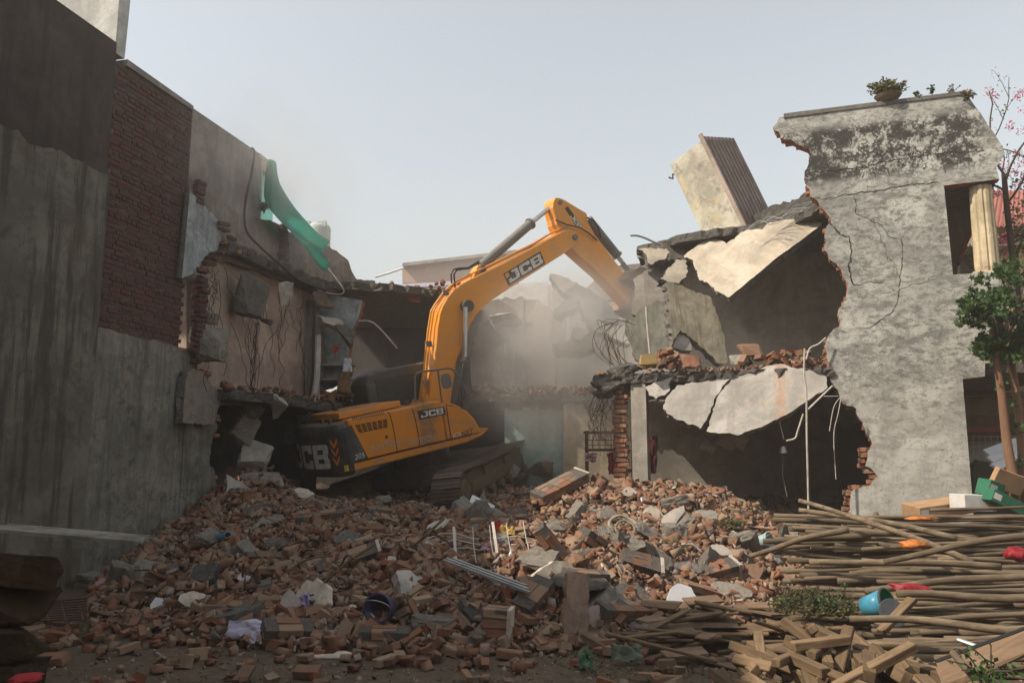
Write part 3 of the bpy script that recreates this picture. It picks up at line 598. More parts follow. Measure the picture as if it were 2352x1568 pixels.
def cslab(label, Y, pts, thick, mat, seed, yaw=0, lean=0, amp=.03):
    u = sum(p[0] for p in pts)/len(pts); v = sum(p[1] for p in pts)/len(pts); return rslab(label, cf(u, v, Y, yaw, lean), pts, thick, mat, seed, amp)
cslab('small pale slab hanging at the left end of the roof edge', 14.9, [(1466, 573), (1499, 570), (1531, 571), (1538, 580), (1526, 596), (1496, 608), (1486, 598), (1485, 585)], .15, [m_slabface, m_br], 53, .1, .5)
cslab('squarish beige slab dangling between roof edge and yellowed panel', 14.2, [(1516, 640), (1542, 612), (1556, 595), (1578, 599), (1579, 626), (1559, 651), (1531, 645)], .2, [m_slabface, m_br], 54, .2, .6)
cslab('yellowed upright panel leaning beside the dark upper room', 14.0, [(1531, 648), (1575, 661), (1633, 683), (1642, 705), (1663, 770), (1673, 827), (1651, 836), (1591, 780), (1563, 758), (1545, 790), (1538, 723)], .16, [m_yel, m_br], 55, .35, .15)
cslab('grey mossy slab standing at the corner of the upper floor', 14.5, [(1435, 745), (1488, 700), (1507, 690), (1532, 700), (1551, 767), (1545, 815), (1495, 825), (1467, 830), (1451, 814), (1448, 792)], .18, [m_mossy, m_br], 56, -.35, .1)
cslab('brown broken wall piece behind the bucket', 16.2, [(1455, 640), (1520, 600), (1560, 640), (1545, 720), (1500, 730), (1450, 720)], .25, [m_pl_grey, m_brd], 58, -.3, .1)
cslab('small triangular shard on the upper floor rubble', 13.9, [(1545, 800), (1556, 764), (1580, 770), (1588, 805)], .1, [m_slabgrey, m_br], 57, .2, .3)
hf = Frame(RF.w(0, .02, 0), RF.ex, -RF.ey*.33+np.array([0, 0, -1.0])*-1 if False else np.array([0, 0, 1.])+RF.ey*.42)
hf = Frame(RF.w(0, -.03, 3.05), RF.ex, np.array([0, 0, 1.])+RF.ey*.42)
rslab('small grey slab flake under the first floor beside the brick pillar', hf, [(1482, 889), (1507, 877), (1545, 866), (1532, 902), (1507, 916), (1492, 908)], .1, [m_slabgrey, m_br], 61)
rslab('cracked grey ceiling slab hanging below the first floor, left half', hf, [(1554, 884), (1613, 877), (1676, 870), (1657, 892), (1642, 914), (1632, 939), (1623, 964), (1609, 984), (1582, 975), (1545, 955), (1523, 938), (1535, 908)], .13, [m_slabgrey, m_br], 62, .022)
rslab('large pale ceiling slab with orange stain hanging below the first floor', Frame(hf.w(0, -.02, 0), hf.ex, hf.ez), [(1679, 873), (1723, 855), (1770, 839), (1801, 836), (1863, 851), (1898, 864), (1901, 889), (1860, 917, .01), (1819, 945, .01), (1763, 973, .01), (1720, 989), (1685, 997), (1651, 995), (1623, 990), (1629, 967), (1637, 939), (1646, 914), (1663, 892)], .13, [m_slabgrey, m_br], 63, .022)
for i, (u, v, sx) in enumerate([(1632, 1022, .26), (1668, 1012, .42), (1700, 1010, .3)]):
    V, Fs = rock(300+i, 16); p = at(u, v, 13.5)
    mk('concrete_chunk', (V*np.array([sx, .2, .26])) @ rotm(.3*i, .4, .2).T+p, Fs, m_chunk, label=['broken chunk hanging below the cracked slab tip', 'wide dark chunk under the large hanging slab', 'rough lump behind the hanging slab tip'][i], cat='concrete chunk')
# rough corner of the first floor slab
for i, (u, v, sx, sy, sz) in enumerate([(1400, 880, .55, .5, .25), (1430, 850, .5, .5, .2), (1385, 905, .3, .3, .2)]):
    V, Fs = rock(320+i, 18, sub=2, amp=.1); p = at(u, v, 13.9)
    mk('slab_corner', (V*np.array([sx, sy, sz])) @ rotm(.1, -.35, .2).T+p, Fs, m_brd, rh)
# tilted stair-head pillar
ph_c = at(1704, 556, 15.7)
RT = rotm(0, R(-22), 0) @ rotm(R(-3), 0, 0) @ rotm(0, 0, R(42))
tp = empty('leaning_pillar', ph_c, 'tall leaning box pillar, cream side and ribbed brown front, on the broken roof', 'pillar', None, M4(ph_c, RT, 1.08))
m_pcream = plaster('pillar_cream', (.62, .56, .44), (.20, .185, .165), (.64, .50, .27), 1.3, .7, .1)
m_pbrown = plaster('pillar_brown', (.27, .205, .175), (.17, .125, .105), None, 1.6, .5, .5)
g = G().box((-.47, -.40, -.3), (.70, .40, 1.93)); g.mk('shaft', m_pcream, tp, local=True)
xw = 1.17
for k in range(9): G().box((-.47+k*xw/9+.018, -.445, -.3), (-.47+(k+1)*xw/9-.018, -.402, 2.0)).mk('panel', m_pbrown, tp, local=True)
G().box((-.47, -.420, -.3), (.70, -.401, 1.99)).mk('panel_backing', plain('red_groove', (.30, .07, .05), .9), tp, local=True)
G().box((-.50, -.47, -.3), (-.472, -.39, 2.05)).mk('corner_trim', m_pl_pink, tp, local=True)
g = G().tube([(-.4, .40, 1.7), (-.42, .46, 1.75), (-.40, .51, 1.68), (-.43, .56, 1.74)], .02, 5).mk('hook', m_rebar, tp, local=True)
# yellow house behind on the far right
yh = empty('yellow_house', at(2330, 620, 17), 'cream yellow house with red corrugated roof behind the right corner', 'building')
card('wall', 17.5, [(2190, 1000, 0), (2600, 1000, 0), (2600, 505, 0), (2285, 505, 0), (2190, 505, 0)], .3, plaster('yellow_wall', (.60, .45, .24), (.42, .30, .16)), 1, parent=yh)
card('ledge', 17.2, [(2190, 565, 0), (2600, 560, 0), (2600, 545, 0), (2190, 550, 0)], .4, m_pl_cream, 2, parent=yh)
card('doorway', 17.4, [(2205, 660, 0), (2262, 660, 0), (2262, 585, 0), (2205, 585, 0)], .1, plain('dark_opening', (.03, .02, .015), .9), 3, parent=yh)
V = []; n = 60; a0, a1, b0, b1 = at(2280, 437, 19.5), at(2480, 437, 19.5), at(2262, 520, 16.9), at(2500, 520, 16.9)
for k in range(n+1):
    for (p, q) in ((a0, a1), (b0, b1)): w = p+(q-p)*k/n; V.append((w[0], w[1], w[2]+.025*math.sin(k*2.2)))
mk('roof', V+[(x, y, z_-.02) for x, y, z_ in V], [(2*k, 2*k+1, 2*k+3, 2*k+2) for k in range(n)]+[(2*(n+1)+2*k+2, 2*(n+1)+2*k+3, 2*(n+1)+2*k+1, 2*(n+1)+2*k) for k in range(n)], plain('red_tin', (.33, .12, .09), .6), yh)
# lower opening: shop beams, fence and stacked sheets
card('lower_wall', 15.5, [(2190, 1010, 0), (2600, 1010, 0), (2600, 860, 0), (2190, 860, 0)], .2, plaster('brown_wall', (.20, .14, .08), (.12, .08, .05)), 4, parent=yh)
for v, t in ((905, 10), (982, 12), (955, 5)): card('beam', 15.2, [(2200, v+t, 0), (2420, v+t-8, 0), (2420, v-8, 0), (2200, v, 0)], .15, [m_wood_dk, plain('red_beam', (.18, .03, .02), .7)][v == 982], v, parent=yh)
# ------------------------------------------------------------------ window frame and cloths by the brick pillar
wf = empty('wooden_window', at(1382, 1105, 14.6), 'dark wooden window frame with wire grille leaning by the brick pillar', 'window')
W = cf(1382, 1050, 14.6, -.05)
def bar(n_, a, b, w, m=m_wood_dk): 
    p, q = W.px(*a), W.px(*b); G().box((min(p[0], q[0]), 0, min(p[1], q[1])), (max(p[0], q[0])+w, .08, max(p[1], q[1])+w)).mk(n_, m, wf, W.mat())
bar('stile', (1345, 1115), (1345, 995), .05); bar('stile', (1412, 1115), (1412, 995), .05); bar('rail', (1340, 996), (1420, 996), .05); bar('rail', (1345, 1036), (1415, 1036), .05)
for u in (1362, 1376, 1390, 1404): p, q = W.px(u, 1034), W.px(u, 998); G().tube([W.w(p[0], .04, p[1]), W.w(q[0], .04, q[1])], .007, 5).mk('grille_bar', m_rebar, wf)
for v in (1010, 1022): p, q = W.px(1350, v), W.px(1412, v); G().tube([W.w(p[0], .05, p[1]), W.w(q[0], .05, q[1])], .007, 5).mk('grille_bar', m_rebar, wf)
def cloth(name, label, corners, mat, seed, n=10, amp=.04, cat='cloth', **k):   # crumpled sheet spanned by four world corners
    r = random.Random(seed); c = [np.array(x) for x in corners]; V = []
    nrm = np.cross(c[1]-c[0], c[3]-c[0]); nrm /= np.linalg.norm(nrm)
    for j in range(n+1):
        for i in range(n+1):
            a, b = i/n, j/n; p = (c[0]*(1-a)+c[1]*a)*(1-b)+(c[3]*(1-a)+c[2]*a)*b
            p = p+nrm*amp*(mnoise.noise(Vector((a*4+seed, b*4, 0)))*1.6+.5*mnoise.noise(Vector((a*9+seed, b*9, 5))))+np.array([mnoise.noise(Vector((a*5, b*5, seed+2))), 0, mnoise.noise(Vector((a*5, b*5, seed+7)))])*amp*.8
            V.append(p)
    V2 = [p+nrm*.004 for p in V]; m = n+1; q = m*m
    Fs = [(j*m+i, j*m+i+1, (j+1)*m+i+1, (j+1)*m+i) for j in range(n) for i in range(n)]
    ring = [i for i in range(m)]+[j*m+n for j in range(1, m)]+[n*m+i for i in range(n-1, -1, -1)]+[j*m for j in range(n-1, 0, -1)]
    Fs = Fs+[(a+q, d+q, c_+q, b+q) for a, b, c_, d in Fs]+[(ring[i], ring[i-1], ring[i-1]+q, ring[i]+q) for i in range(len(ring))]
    return mk(name, V+V2, Fs, mat, label=label, cat=cat, smooth=True, **k)
m_red = plain('red_cloth', (.33, .025, .03), .8); m_pinkc = plain('pink_cloth', (.55, .22, .26), .85); m_check = plain('pink_check_cloth', (.45, .27, .29), .9)
cloth('cloth', 'pink checked cloth hung on the wooden window frame', [at(1342, 1040, 14.4), at(1372, 1040, 14.4), at(1368, 1062, 14.4), at(1344, 1058, 14.4)], m_check, 3)
cloth('cloth', 'dark red cloth hanging beside the brick pillar', [at(1395, 1040, 14.5), at(1414, 1036, 14.5), at(1416, 1085, 14.5), at(1398, 1090, 14.5)], m_red, 4)
cloth('cloth', 'dark red cloth inside the lower room behind the grey column', [at(1484, 1005, 15.5), at(1512, 1000, 15.5), at(1508, 1085, 15.5), at(1490, 1090, 15.5)], plain('maroon_cloth', (.12, .015, .02), .9), 5)
# ------------------------------------------------------------------ excavator
m_or = dusty('excavator_paint', (.68, .23, .008), (.27, .19, .12), .6, .42, .4, 3.2)
m_or2 = dusty('excavator_boom_paint', (.72, .26, .010), (.36, .24, .13), .5, .42, .4, 2.2)
m_bk = dusty('counterweight_black', (.03, .029, .027), (.17, .13, .095), .65, .45, .4)
m_bkc = dusty('cab_dark', (.045, .044, .041), (.16, .13, .10), .6, .4, .5)
m_track = dusty('track_steel', (.10, .075, .058), (.18, .135, .095), .7, .6, .4, 4)
m_tframe = dusty('muddy_track_frame', (.15, .11, .062), (.19, .14, .088), .8, .7, .3, 3)
m_lett = plain('letter_white', (.66, .60, .52), .7, 0, .35, 12)
m_decal = plain('decal_black', (.035, .033, .03), .6)
m_slot = plain('vent_dark', (.012, .010, .009), .9)
m_chrome = plain('piston_chrome', (.55, .55, .55), .25, .9)
m_hose = plain('hydraulic_hose', (.03, .03, .03), .55)
m_cyl = dusty('cylinder_grey', (.12, .115, .105), (.25, .21, .165), .6, .5)
gx, gy = .17, .14; upv = np.array([-gx, -gy, 1.]); upv /= np.linalg.norm(upv)
yw = R(33); XF_ = np.array([math.cos(yw), math.sin(yw), 0]); XF_ -= upv*np.dot(XF_, upv); XF_ /= np.linalg.norm(XF_)
EXC = Frame((-1.9, 17.2, .95), XF_, upv)
# Frame.ey points away from the viewer = machine left; the visible right side is at y = -1.3
ex = empty('excavator', EXC.o, 'orange tracked excavator tearing at the building from the rubble heap', 'excavator', None, EXC.mat())
def e2(u, v, y): 
    q = onpl(u, v, EXC.o+EXC.ey*y, EXC.ey)-EXC.o; return (float(np.dot(q, EXC.ex)), float(np.dot(q, EXC.ez)))
def e3(u, v, y): a = e2(u, v, y); return (a[0], y, a[1])
def zz(x, y): return (643.1+x/3.654, 826.9+y/3.654)     # close-up sheet to photo
def EP(name, pts, y0, y1, mat, parent=ex, smooth=False): return G().prism(ccw(pts), y0, y1).mk(name, mat, parent, local=True)
def bevel(o, w, seg=2):
    m = o.modifiers.new('bevel', 'BEVEL'); m.width = w; m.segments = seg; m.limit_method = 'ANGLE'; m.angle_limit = R(35); return o
# --- tracks
tx0, tx1, tz0, tz1 = -1.6, 2.6, -.17, .60
def loop_pt(t):                                        # track centre line, t in 0..1
    r = (tz1-tz0)/2; zc = (tz0+tz1)/2; Ls = tx1-tx0-2*r; Lc = math.pi*r; T = 2*Ls+2*Lc; d = (t % 1)*T
    if d < Ls: return (tx0+r+d, tz1-.05*math.sin(math.pi*d/Ls), 0.)
    d -= Ls
    if d < Lc: a = d/r; return (tx1-r+r*math.sin(a), zc+r*math.cos(a), -a)
    d -= Lc
    if d < Ls: return (tx1-r-d, tz0, -math.pi)
    d -= Ls; a = d/r; return (tx0+r-r*math.sin(a), zc-r*math.cos(a), -math.pi-a)
sh = G().box((-.088, -.30, -.012), (.088, .30, .012)).box((-.085, -.298, .0121), (-.065, .298, .032)).box((-.01, -.298, .0121), (.008, .298, .026)).box((.066, -.298, .0121), (.082, .298, .026))
sh_me = mesh_of('track_shoe', sh.V, sh.F, m_track)
ro = G().lathe([(.10, -.1), (.10, -.06), (.07, -.05), (.07, .05), (.10, .06), (.10, .1)], 12, M=Matrix.Rotation(R(90), 4, 'X')); ro_me = mesh_of('roller', ro.V, ro.F, m_tframe)
sp_ = G(); n_t = 22
sp_.prism([((.29+(.05 if k % 2 else 0))*math.cos(2*math.pi*k/(2*n_t)), (.29+(.05 if k % 2 else 0))*math.sin(2*math.pi*k/(2*n_t))) for k in range(2*n_t)], -.05, .05); sp_.lathe([(.16, -.14), (.2, -.1), (.2, .1), (.16, .14)], 16, M=Matrix.Rotation(R(90), 4, 'X'))
sp_me = mesh_of('sprocket', sp_.V, sp_.F, m_tframe)
RZ = Matrix.Rotation(R(35), 4, 'Z')
for side, yc in ((0, -1.4), (1, 1.0)):
    fr_ = G().prism(ccw([(tx0+.25, .02), (tx1-.25, .02), (tx1-.15, .22), (tx1-.4, .47), (1.2, .52), (-.4, .52), (tx0+.35, .44), (tx0+.15, .2)]), yc-.17, yc+.2)
    fr_.box((-.9, yc-.24, .08), (1.9, yc-.171, .30)).box((-.2, yc-.23, .3005), (.1, yc-.171, .47)).box((.9, yc-.23, .3005), (1.3, yc-.171, .46))
    t_ = fr_.mk('track', m_tframe, ex, local=True); t_.matrix_local = RZ
    for k in range(46):
        x, z_, a = loop_pt(k/46); o = bpy.data.objects.new('track_shoe', sh_me); COL.objects.link(o); o.parent = t_
        o.matrix_local = Matrix.Translation((x, yc, z_)) @ Matrix.Rotation(-a, 4, 'Y')
    for k in range(7):
        o = bpy.data.objects.new('roller', ro_me); COL.objects.link(o); o.parent = t_; o.matrix_local = Matrix.Translation((-.95+k*.48, yc-.18, -.03))
    for x in (tx0+.40, tx1-.40):
        o = bpy.data.objects.new('sprocket', sp_me); COL.objects.link(o); o.parent = t_; o.matrix_local = Matrix.Translation((x, yc-.12, .215))
cf_ = G().box((-.6, -1.25, .25), (1.6, .9, .62)).lathe([(.62, .6), (.62, .9)], 24, M=Matrix.Translation((.2, 0, 0)))  .mk('carbody', m_bkc, ex, local=True); cf_.matrix_local = RZ
# --- upper structure
bevel(EP('deck', [(-1.95, .87), (.55, .90), (.96, .97), (.99, 1.03), (-1.95, 1.03)], -1.28, 1.28, m_or), .03)
m_hood = N('hood_paint'); _x = m_hood.sep()[0]; _n = m_hood.noise(3.0, 9, .7, .5); _m = m_hood.noise(9, 8, .75, .3, off=5)
_f = m_hood.math('MULTIPLY', m_hood.ramp(m_hood.math('ABSOLUTE', m_hood.math('ADD', m_hood.math('ADD', _x, .28), m_hood.math('MULTIPLY', m_hood.math('SUBTRACT', _n, .5), .5)), 0), .34, .06), m_hood.ramp(_m, .3, .62))
_c = m_hood.mix(m_hood.math('MULTIPLY', m_hood.ramp(_n, .45, .72), .4), (.68, .23, .008), (.30, .18, .09)); _c = m_hood.mix(m_hood.math('MULTIPLY', m_hood.ramp(m_hood.upness(), .3, .95), .5), _c, (.29, .21, .14)); _c = m_hood.mix(m_hood.math('MULTIPLY', _f, .85), _c, (.16, .11, .075))
m_hood = m_hood.out(m_hood.mix(m_hood.math('MULTIPLY', m_hood.ramp(_m, .62, .7), .5), _c, (.06, .04, .03)), .5)
bevel(EP('hood', [(-1.88, 1.031), (.10, 1.031), (.12, 1.80), (.06, 1.86), (-1.88, 1.84)], -1.30, -.46, m_hood), .09, 4)
bevel(EP('toolbox', [(.125, 1.031), (.93, 1.031), (.90, 1.14), (.82, 1.34), (.70, 1.51), (.54, 1.63), (.36, 1.69), (.125, 1.72)], -1.29, -.46, m_or), .04, 3)
bevel(EP('engine_hood', [(-1.88, 1.031), (-.75, 1.031), (-.75, 1.82), (-1.88, 1.82)], -.455, 1.30, m_or), .06, 3)
bevel(EP('top_cover', [(-1.92, 1.85), (-.62, 1.87), (-.62, 1.99), (-1.92, 1.98)], -1.0, .75, m_or), .02)
EP('floor_plate', [(-.74, 1.031), (1.0, 1.031), (1.0, 1.06), (-.74, 1.06)], -.455, 1.28, m_bkc)
# counterweight with rounded back
plan = [(-1.885, -1.30), (-1.97, -1.295), (-2.05, -1.25), (-2.12, -1.16), (-2.19, -1.0), (-2.26, -.78), (-2.32, -.5), (-2.35, -.2), (-2.36, 0)]
plan = plan+[(x, -y) for x, y in plan[-2::-1]]
rings = [(.80, .14), (.84, .04), (.90, 0), (1.62, 0), (1.70, .02), (1.77, .07), (1.81, .16)]
V = []; Fs = []; n_p = len(plan)
for z_, ins in rings:
    for (x, y) in plan: k = 1-ins/1.4; V.append((x if x > -1.9 else -1.885+(x+1.885)*(1-ins/.75), y*k, z_))
for i in range(len(rings)-1):
    for k in range(n_p): a = i*n_p+k; b = i*n_p+(k+1) % n_p; Fs.append((b, a, a+n_p, b+n_p))
Fs += [tuple(range(n_p)), tuple(range((len(rings)-1)*n_p, len(rings)*n_p))[::-1]]
cw = mk('counterweight', V, Fs, m_bk, ex, local=True, smooth=False); bevel(cw, .02)
# arc-length map along the counterweight back; x=0 at the visible side corner
cum = [0]
for i in range(1, n_p): cum.append(cum[-1]+math.hypot(plan[i][0]-plan[i-1][0], plan[i][1]-plan[i-1][1]))
def cwp(t, z_, off=.006):
    t = max(0, min(cum[-1]-1e-4, t)); i = next(k for k in range(n_p-1) if cum[k+1] >= t); f = (t-cum[i])/(cum[i+1]-cum[i])
    a, b = plan[i], plan[i+1]; dx, dy = b[0]-a[0], b[1]-a[1]; L = math.hypot(dx, dy); return (a[0]+dx*f-dy/L*off, a[1]+dy*f+dx/L*off, z_)
LET = {'J': [[(0, 0), (.62, 0), (.62, .22), (0, .22)], [(.62, 0), (.82, .08), (.9, .22), (.62, .22)], [(.62, .22), (.9, .22), (.9, 1), (.62, 1)], [(0, .22), (.24, .22), (.24, .40), (0, .40)], [(.40, .80), (.62, .80), (.62, 1), (.40, 1)]],
       'C': [[(.0, .12), (.12, 0), (.12, 1), (0, .88)], [(.12, 0), (.28, 0), (.28, 1), (.12, 1)], [(.28, 0), (.9, 0), (.9, .24), (.28, .24)], [(.28, .76), (.9, .76), (.9, 1), (.28, 1)], [(.62, .24), (.9, .24), (.9, .36), (.62, .36)], [(.62, .64), (.9, .64), (.9, .76), (.62, .76)]],
       'B': [[(0, 0), (.28, 0), (.28, 1), (0, 1)], [(.28, 0), (.84, 0), (.9, .08), (.9, .22), (.28, .22)], [(.28, .41), (.84, .41), (.84, .60), (.28, .60)], [(.28, .79), (.9, .79), (.9, .92), (.83, 1), (.28, 1)], [(.62, .22), (.9, .22), (.9, .41), (.62, .41)], [(.62, .60), (.88, .60), (.9, .79), (.62, .79)]]}
def letters(txt, fn, mat, parent, name='lettering', sub=3):   # fn(x,y)-> local point; x in letter heights
    g = G(); x0 = 0
    for ch in txt:
        for poly in LET[ch]:
            if len(poly) == 4:                          # subdivide along x so it can bend
                a, b, c, d = [np.array(p) for p in poly]
                for k in range(sub):
                    t0, t1 = k/sub, (k+1)/sub; q = [a+(b-a)*t0, a+(b-a)*t1, d+(c-d)*t1, d+(c-d)*t0]
                    g.add([fn(x0+p[0], p[1]) for p in q], [(0, 1, 2, 3)])
            else: g.add([fn(x0+p[0], p[1]) for p in poly], [tuple(range(len(poly)))])
        x0 += 1.0
    return g.mk(name, mat, parent, local=True)
letters('JCB', lambda x, y: cwp(2.20-x*.58, .98+y*.46, .014), m_lett, cw, sub=8)
def chev(t, z_, c):
    P_ = [(0, .12), (.09, 0), (.18, .12), (.18, .20), (.09, .08), (0, .20)]
    mk('chevron', [cwp(t-p[0], z_+p[1]) for p in P_], [(0, 1, 4, 5), (1, 2, 3, 4)], c, cw, local=True)
m_chor = plain('chevron_orange', (.75, .20, .02), .6)
for k in range(3): chev(.44, 1.02+k*.16, m_chor)
mk('sticker', [cwp(.20, .90), cwp(.12, .90), cwp(.12, 1.02), cwp(.20, 1.02)], [(0, 1, 2, 3)], plain('yellow_sticker', (.6, .42, .03), .6), cw, local=True)
for t in (.55, .95): G().box((-2.12, -t-.06, 1.815), (-2.08, -t+.06, 1.90)).mk('lifting_eye', m_bkc, cw, local=True)
# side decals and openings, just proud of the right side
S = -1.303
def side_poly(name, pts, mat, parent, y=S, dy=.004): return EP(name, [e2(*p, y) for p in pts], y-dy, y, mat, parent)
hood = bpy.data.objects['hood']; tbx = bpy.data.objects['toolbox']
side_poly('black_panel', [zz(555, 560), zz(600, 545), zz(745, 830), zz(600, 862)], m_bk, hood)
side_poly('decal', [zz(1152, 425), zz(1380, 388), zz(1392, 455), zz(1172, 500)], m_decal, hood)
def seam(pts): 
    G().tube([e3(*zz(*p), S) for p in pts], .008, 5).mk('door_seam', m_slot, hood, local=True)
seam([(900, 430), (925, 460), (950, 560), (985, 765)]); seam([(1105, 400), (1125, 450), (1150, 560), (1176, 720)]); seam([(1396, 372), (1415, 520), (1438, 660)]); seam([(600, 862), (985, 765), (1176, 720), (1438, 660), (1610, 620)])
for i in range(6):
    for j in range(7):
        a = i/5.0; b = j/7.0; tl = np.array([622+b*38+4, 545+b*68]); tr = np.array([905+b*2, 492+b*75])
        p0 = tl+(tr-tl)*(i/6+.012); p1 = tl+(tr-tl)*((i+1)/6-.022); hgt = 5.5
        if i < 6: side_poly('vent_slot', [zz(*p0), zz(*p1), zz(p1[0]+2, p1[1]+hgt), zz(p0[0]+2, p0[1]+hgt)], m_slot, hood)
for k in range(17):
    x = 602+k*16.4; y = 490-k*3.0; side_poly('vent_slot', [zz(x, y-8), zz(x+5, y-9), zz(x+14, y+12), zz(x+8, y+13)], m_slot, hood, -1.3015)
side_poly('latch', [zz(880, 625), zz(930, 612), zz(932, 648), zz(883, 656)], m_or, hood, S, .012); side_poly('latch_recess', [zz(886, 632), zz(902, 628), zz(904, 650), zz(888, 654)], m_slot, hood, S-.0125, .003)
def side_fn(o, a, b, y):                               # origin, point along baseline (1 unit), point up
    O = np.array(e2(*o, y)); A = np.array(e2(*a, y))-O; B = np.array(e2(*b, y))-O
    return lambda x, h: tuple(np.insert(O+A*x+B*h, 1, y))
letters('JCB', side_fn(zz(1185, 484), zz(1251, 472), zz(1180, 432), S-.0055), m_lett, hood)
def text(parent, s_, o, a, size, y, mat, name='lettering', shear=0., ext=.001):
    cu = bpy.data.curves.new(name, 'FONT'); cu.body = s_; cu.size = size; cu.extrude = ext; cu.shear = shear; cu.materials.append(mat)
    ob = bpy.data.objects.new(name, cu); COL.objects.link(ob); ob.parent = parent
    O = e2(*o, y); A = e2(*a, y); ang = math.atan2(A[1]-O[1], A[0]-O[0])
    bpy.context.view_layer.update(); me = bpy.data.meshes.new_from_object(ob.evaluated_get(bpy.context.evaluated_depsgraph_get())); me.materials.clear(); me.materials.append(mat)
    bpy.data.objects.remove(ob); ob = bpy.data.objects.new(name, me); COL.objects.link(ob); ob.parent = parent
    ob.matrix_local = Matrix.Translation((O[0], y, O[1])) @ Matrix.Rotation(-ang, 4, 'Y') @ Matrix.Rotation(R(90), 4, 'X'); return ob
text(tbx, 'JCB', zz(1452, 655), zz(1520, 638), .135, -1.296, m_lett); text(tbx, 'NXT', zz(1522, 637), zz(1590, 618), .135, -1.296, m_decal, shear=.25)
text(hood, '205', zz(628, 838), zz(716, 812), .14, -1.309, m_lett, shear=.2)
m_hin = plain('faded_white_paint', (.55, .40, .28), .8, 0, .4, 14)
text(hood, '\u0928\u0917\u0930', zz(755, 785), zz(860, 760), .20, -1.309, m_hin); text(hood, '\u093f\u0928\u0917\u092e', zz(885, 752), zz(1030, 722), .20, -1.309, m_hin)
text(hood, '\u092a\u094d\u0930\u092f\u093e\u0917\u0930\u093e\u091c', zz(1068, 720), zz(1260, 680), .17, -1.309, m_hin)
# rails, mirror, exhaust, caps
ra = G(); ra.tube([e3(954, 922, -1.15), e3(953, 866, -1.15), e3(956, 858, -1.15), e3(965, 854, -1.15), e3(1030, 845, -1.15), e3(1040, 848, -1.15), e3(1047, 856, -1.15), e3(1078, 905, -1.15), e3(1080, 918, -1.15)], .022, 8); ra.tube([e3(1006, 849, -1.15), e3(1015, 925, -1.15)], .02, 8); ra.mk('handrail', m_cyl, ex, local=True)
mm = EP('mirror', [e2(*p, -1.2) for p in [(1013, 861), (1018, 857), (1028, 856), (1033, 862), (1037, 880), (1034, 889), (1022, 893), (1017, 890), (1012, 872)]], -1.24, -1.19, plain('mirror_back', (.16, .15, .13), .4), ex); bevel(mm, .02)
G().tube([(-1.55, .1, 1.98), (-1.56, .1, 2.1), (-1.60, .1, 2.18), (-1.68, .1, 2.25)], [.055, .055, .05, .045], 10).mk('exhaust', m_bk, ex, local=True)
for x, y, r_, h in ((-.42, -.85, .05, .12), (-.05, -.95, .07, .16), (.0, -.8, .06, .1)): G().lathe([(r_, 1.84), (r_, 1.84+h*.7), (r_*1.25, 1.84+h*.72), (r_*1.2, 1.84+h)], 12, M=Matrix.Translation((x, y, 0))).mk('filler_cap', m_bkc if x < -.1 else m_or, ex, local=True)
EP('step', [e2(*p, -1.0) for p in [zz(1615, 575), zz(1703, 568), zz(1640, 632), zz(1612, 640)]], -1.25, -.7, m_or)
# arched guard on the toolbox front
gt = [e2(*zz(*p), -1.29) for p in [(1405, 378), (1450, 382), (1510, 410), (1560, 460), (1595, 530), (1612, 620)]]
G().tube([(a, -1.27, b+.02) for a, b in gt], .025, 8).mk('toolbox_rim', m_or, tbx, local=True)
# cab on the far side
cabp = [(-.70, 1.07), (1.05, 1.07), (1.18, 1.75), (1.0, 2.55), (.85, 2.66), (-.45, 2.66), (-.62, 2.58), (-.72, 2.40)]
cab = bevel(EP('cab', cabp, .33, 1.28, m_bkc), .06, 3)
EP('window', [(-.5, 1.75), (.9, 1.75), (.86, 2.45), (-.5, 2.45)], .318, .33, plain('dusty_glass', (.06, .055, .045), .25), cab)
EP('window', [(-.735, 1.7), (-.725, 1.7), (-.70, 2.40), (-.71, 2.40)], .45, 1.15, plain('dusty_glass_rear', (.07, .055, .04), .3), cab)
# --- boom
BP = [(985, 930), (990, 882), (1000, 820), (1006, 751), (1012, 720), (1020, 700), (1031, 682), (1043, 667), (1059, 654), (1093, 635), (1156, 604), (1221, 570), (1290, 532), (1306, 527), (1322, 529), (1331, 541), (1327, 558), (1312, 571), (1290, 586), (1174, 660), (1135, 686), (1112, 704), (1094, 724), (1081, 745), (1065, 789), (1049, 829), (1034, 930)]
boom = bevel(EP('boom', [e2(*p, -.27) for p in BP], -.27, .27, m_or2), .018)
AP = [(1275, 454), (1285, 454), (1297, 459), (1323, 475), (1347, 489), (1350, 497), (1348, 505), (1367, 539), (1401, 584), (1425, 616), (1441, 638), (1463, 682), (1449, 704), (1435, 690), (1381, 632), (1313, 571), (1290, 540), (1279, 515), (1277, 501), (1270, 477), (1271, 463)]
arm = bevel(EP('arm', [e2(*p, -.2) for p in AP], -.2, .2, m_or2), .018)
def pin(u, v, y, r_, L, mat, parent): a = e2(u, v, y); return G().lathe([(r_, -L), (r_*1.0, 0)], 16, M=Matrix.Translation((a[0], y, a[1])) @ Matrix.Rotation(R(-90), 4, 'X')).mk('pin', mat, parent, local=True)
pin(1320, 545, -.27, .07, .05, m_cyl, boom); pin(1069, 704, -.27, .13, .16, m_bkc, boom); pin(1286, 465, -.2, .06, .03, m_cyl, arm); pin(1108, 617, -.16, .07, .05, m_bkc, boom)
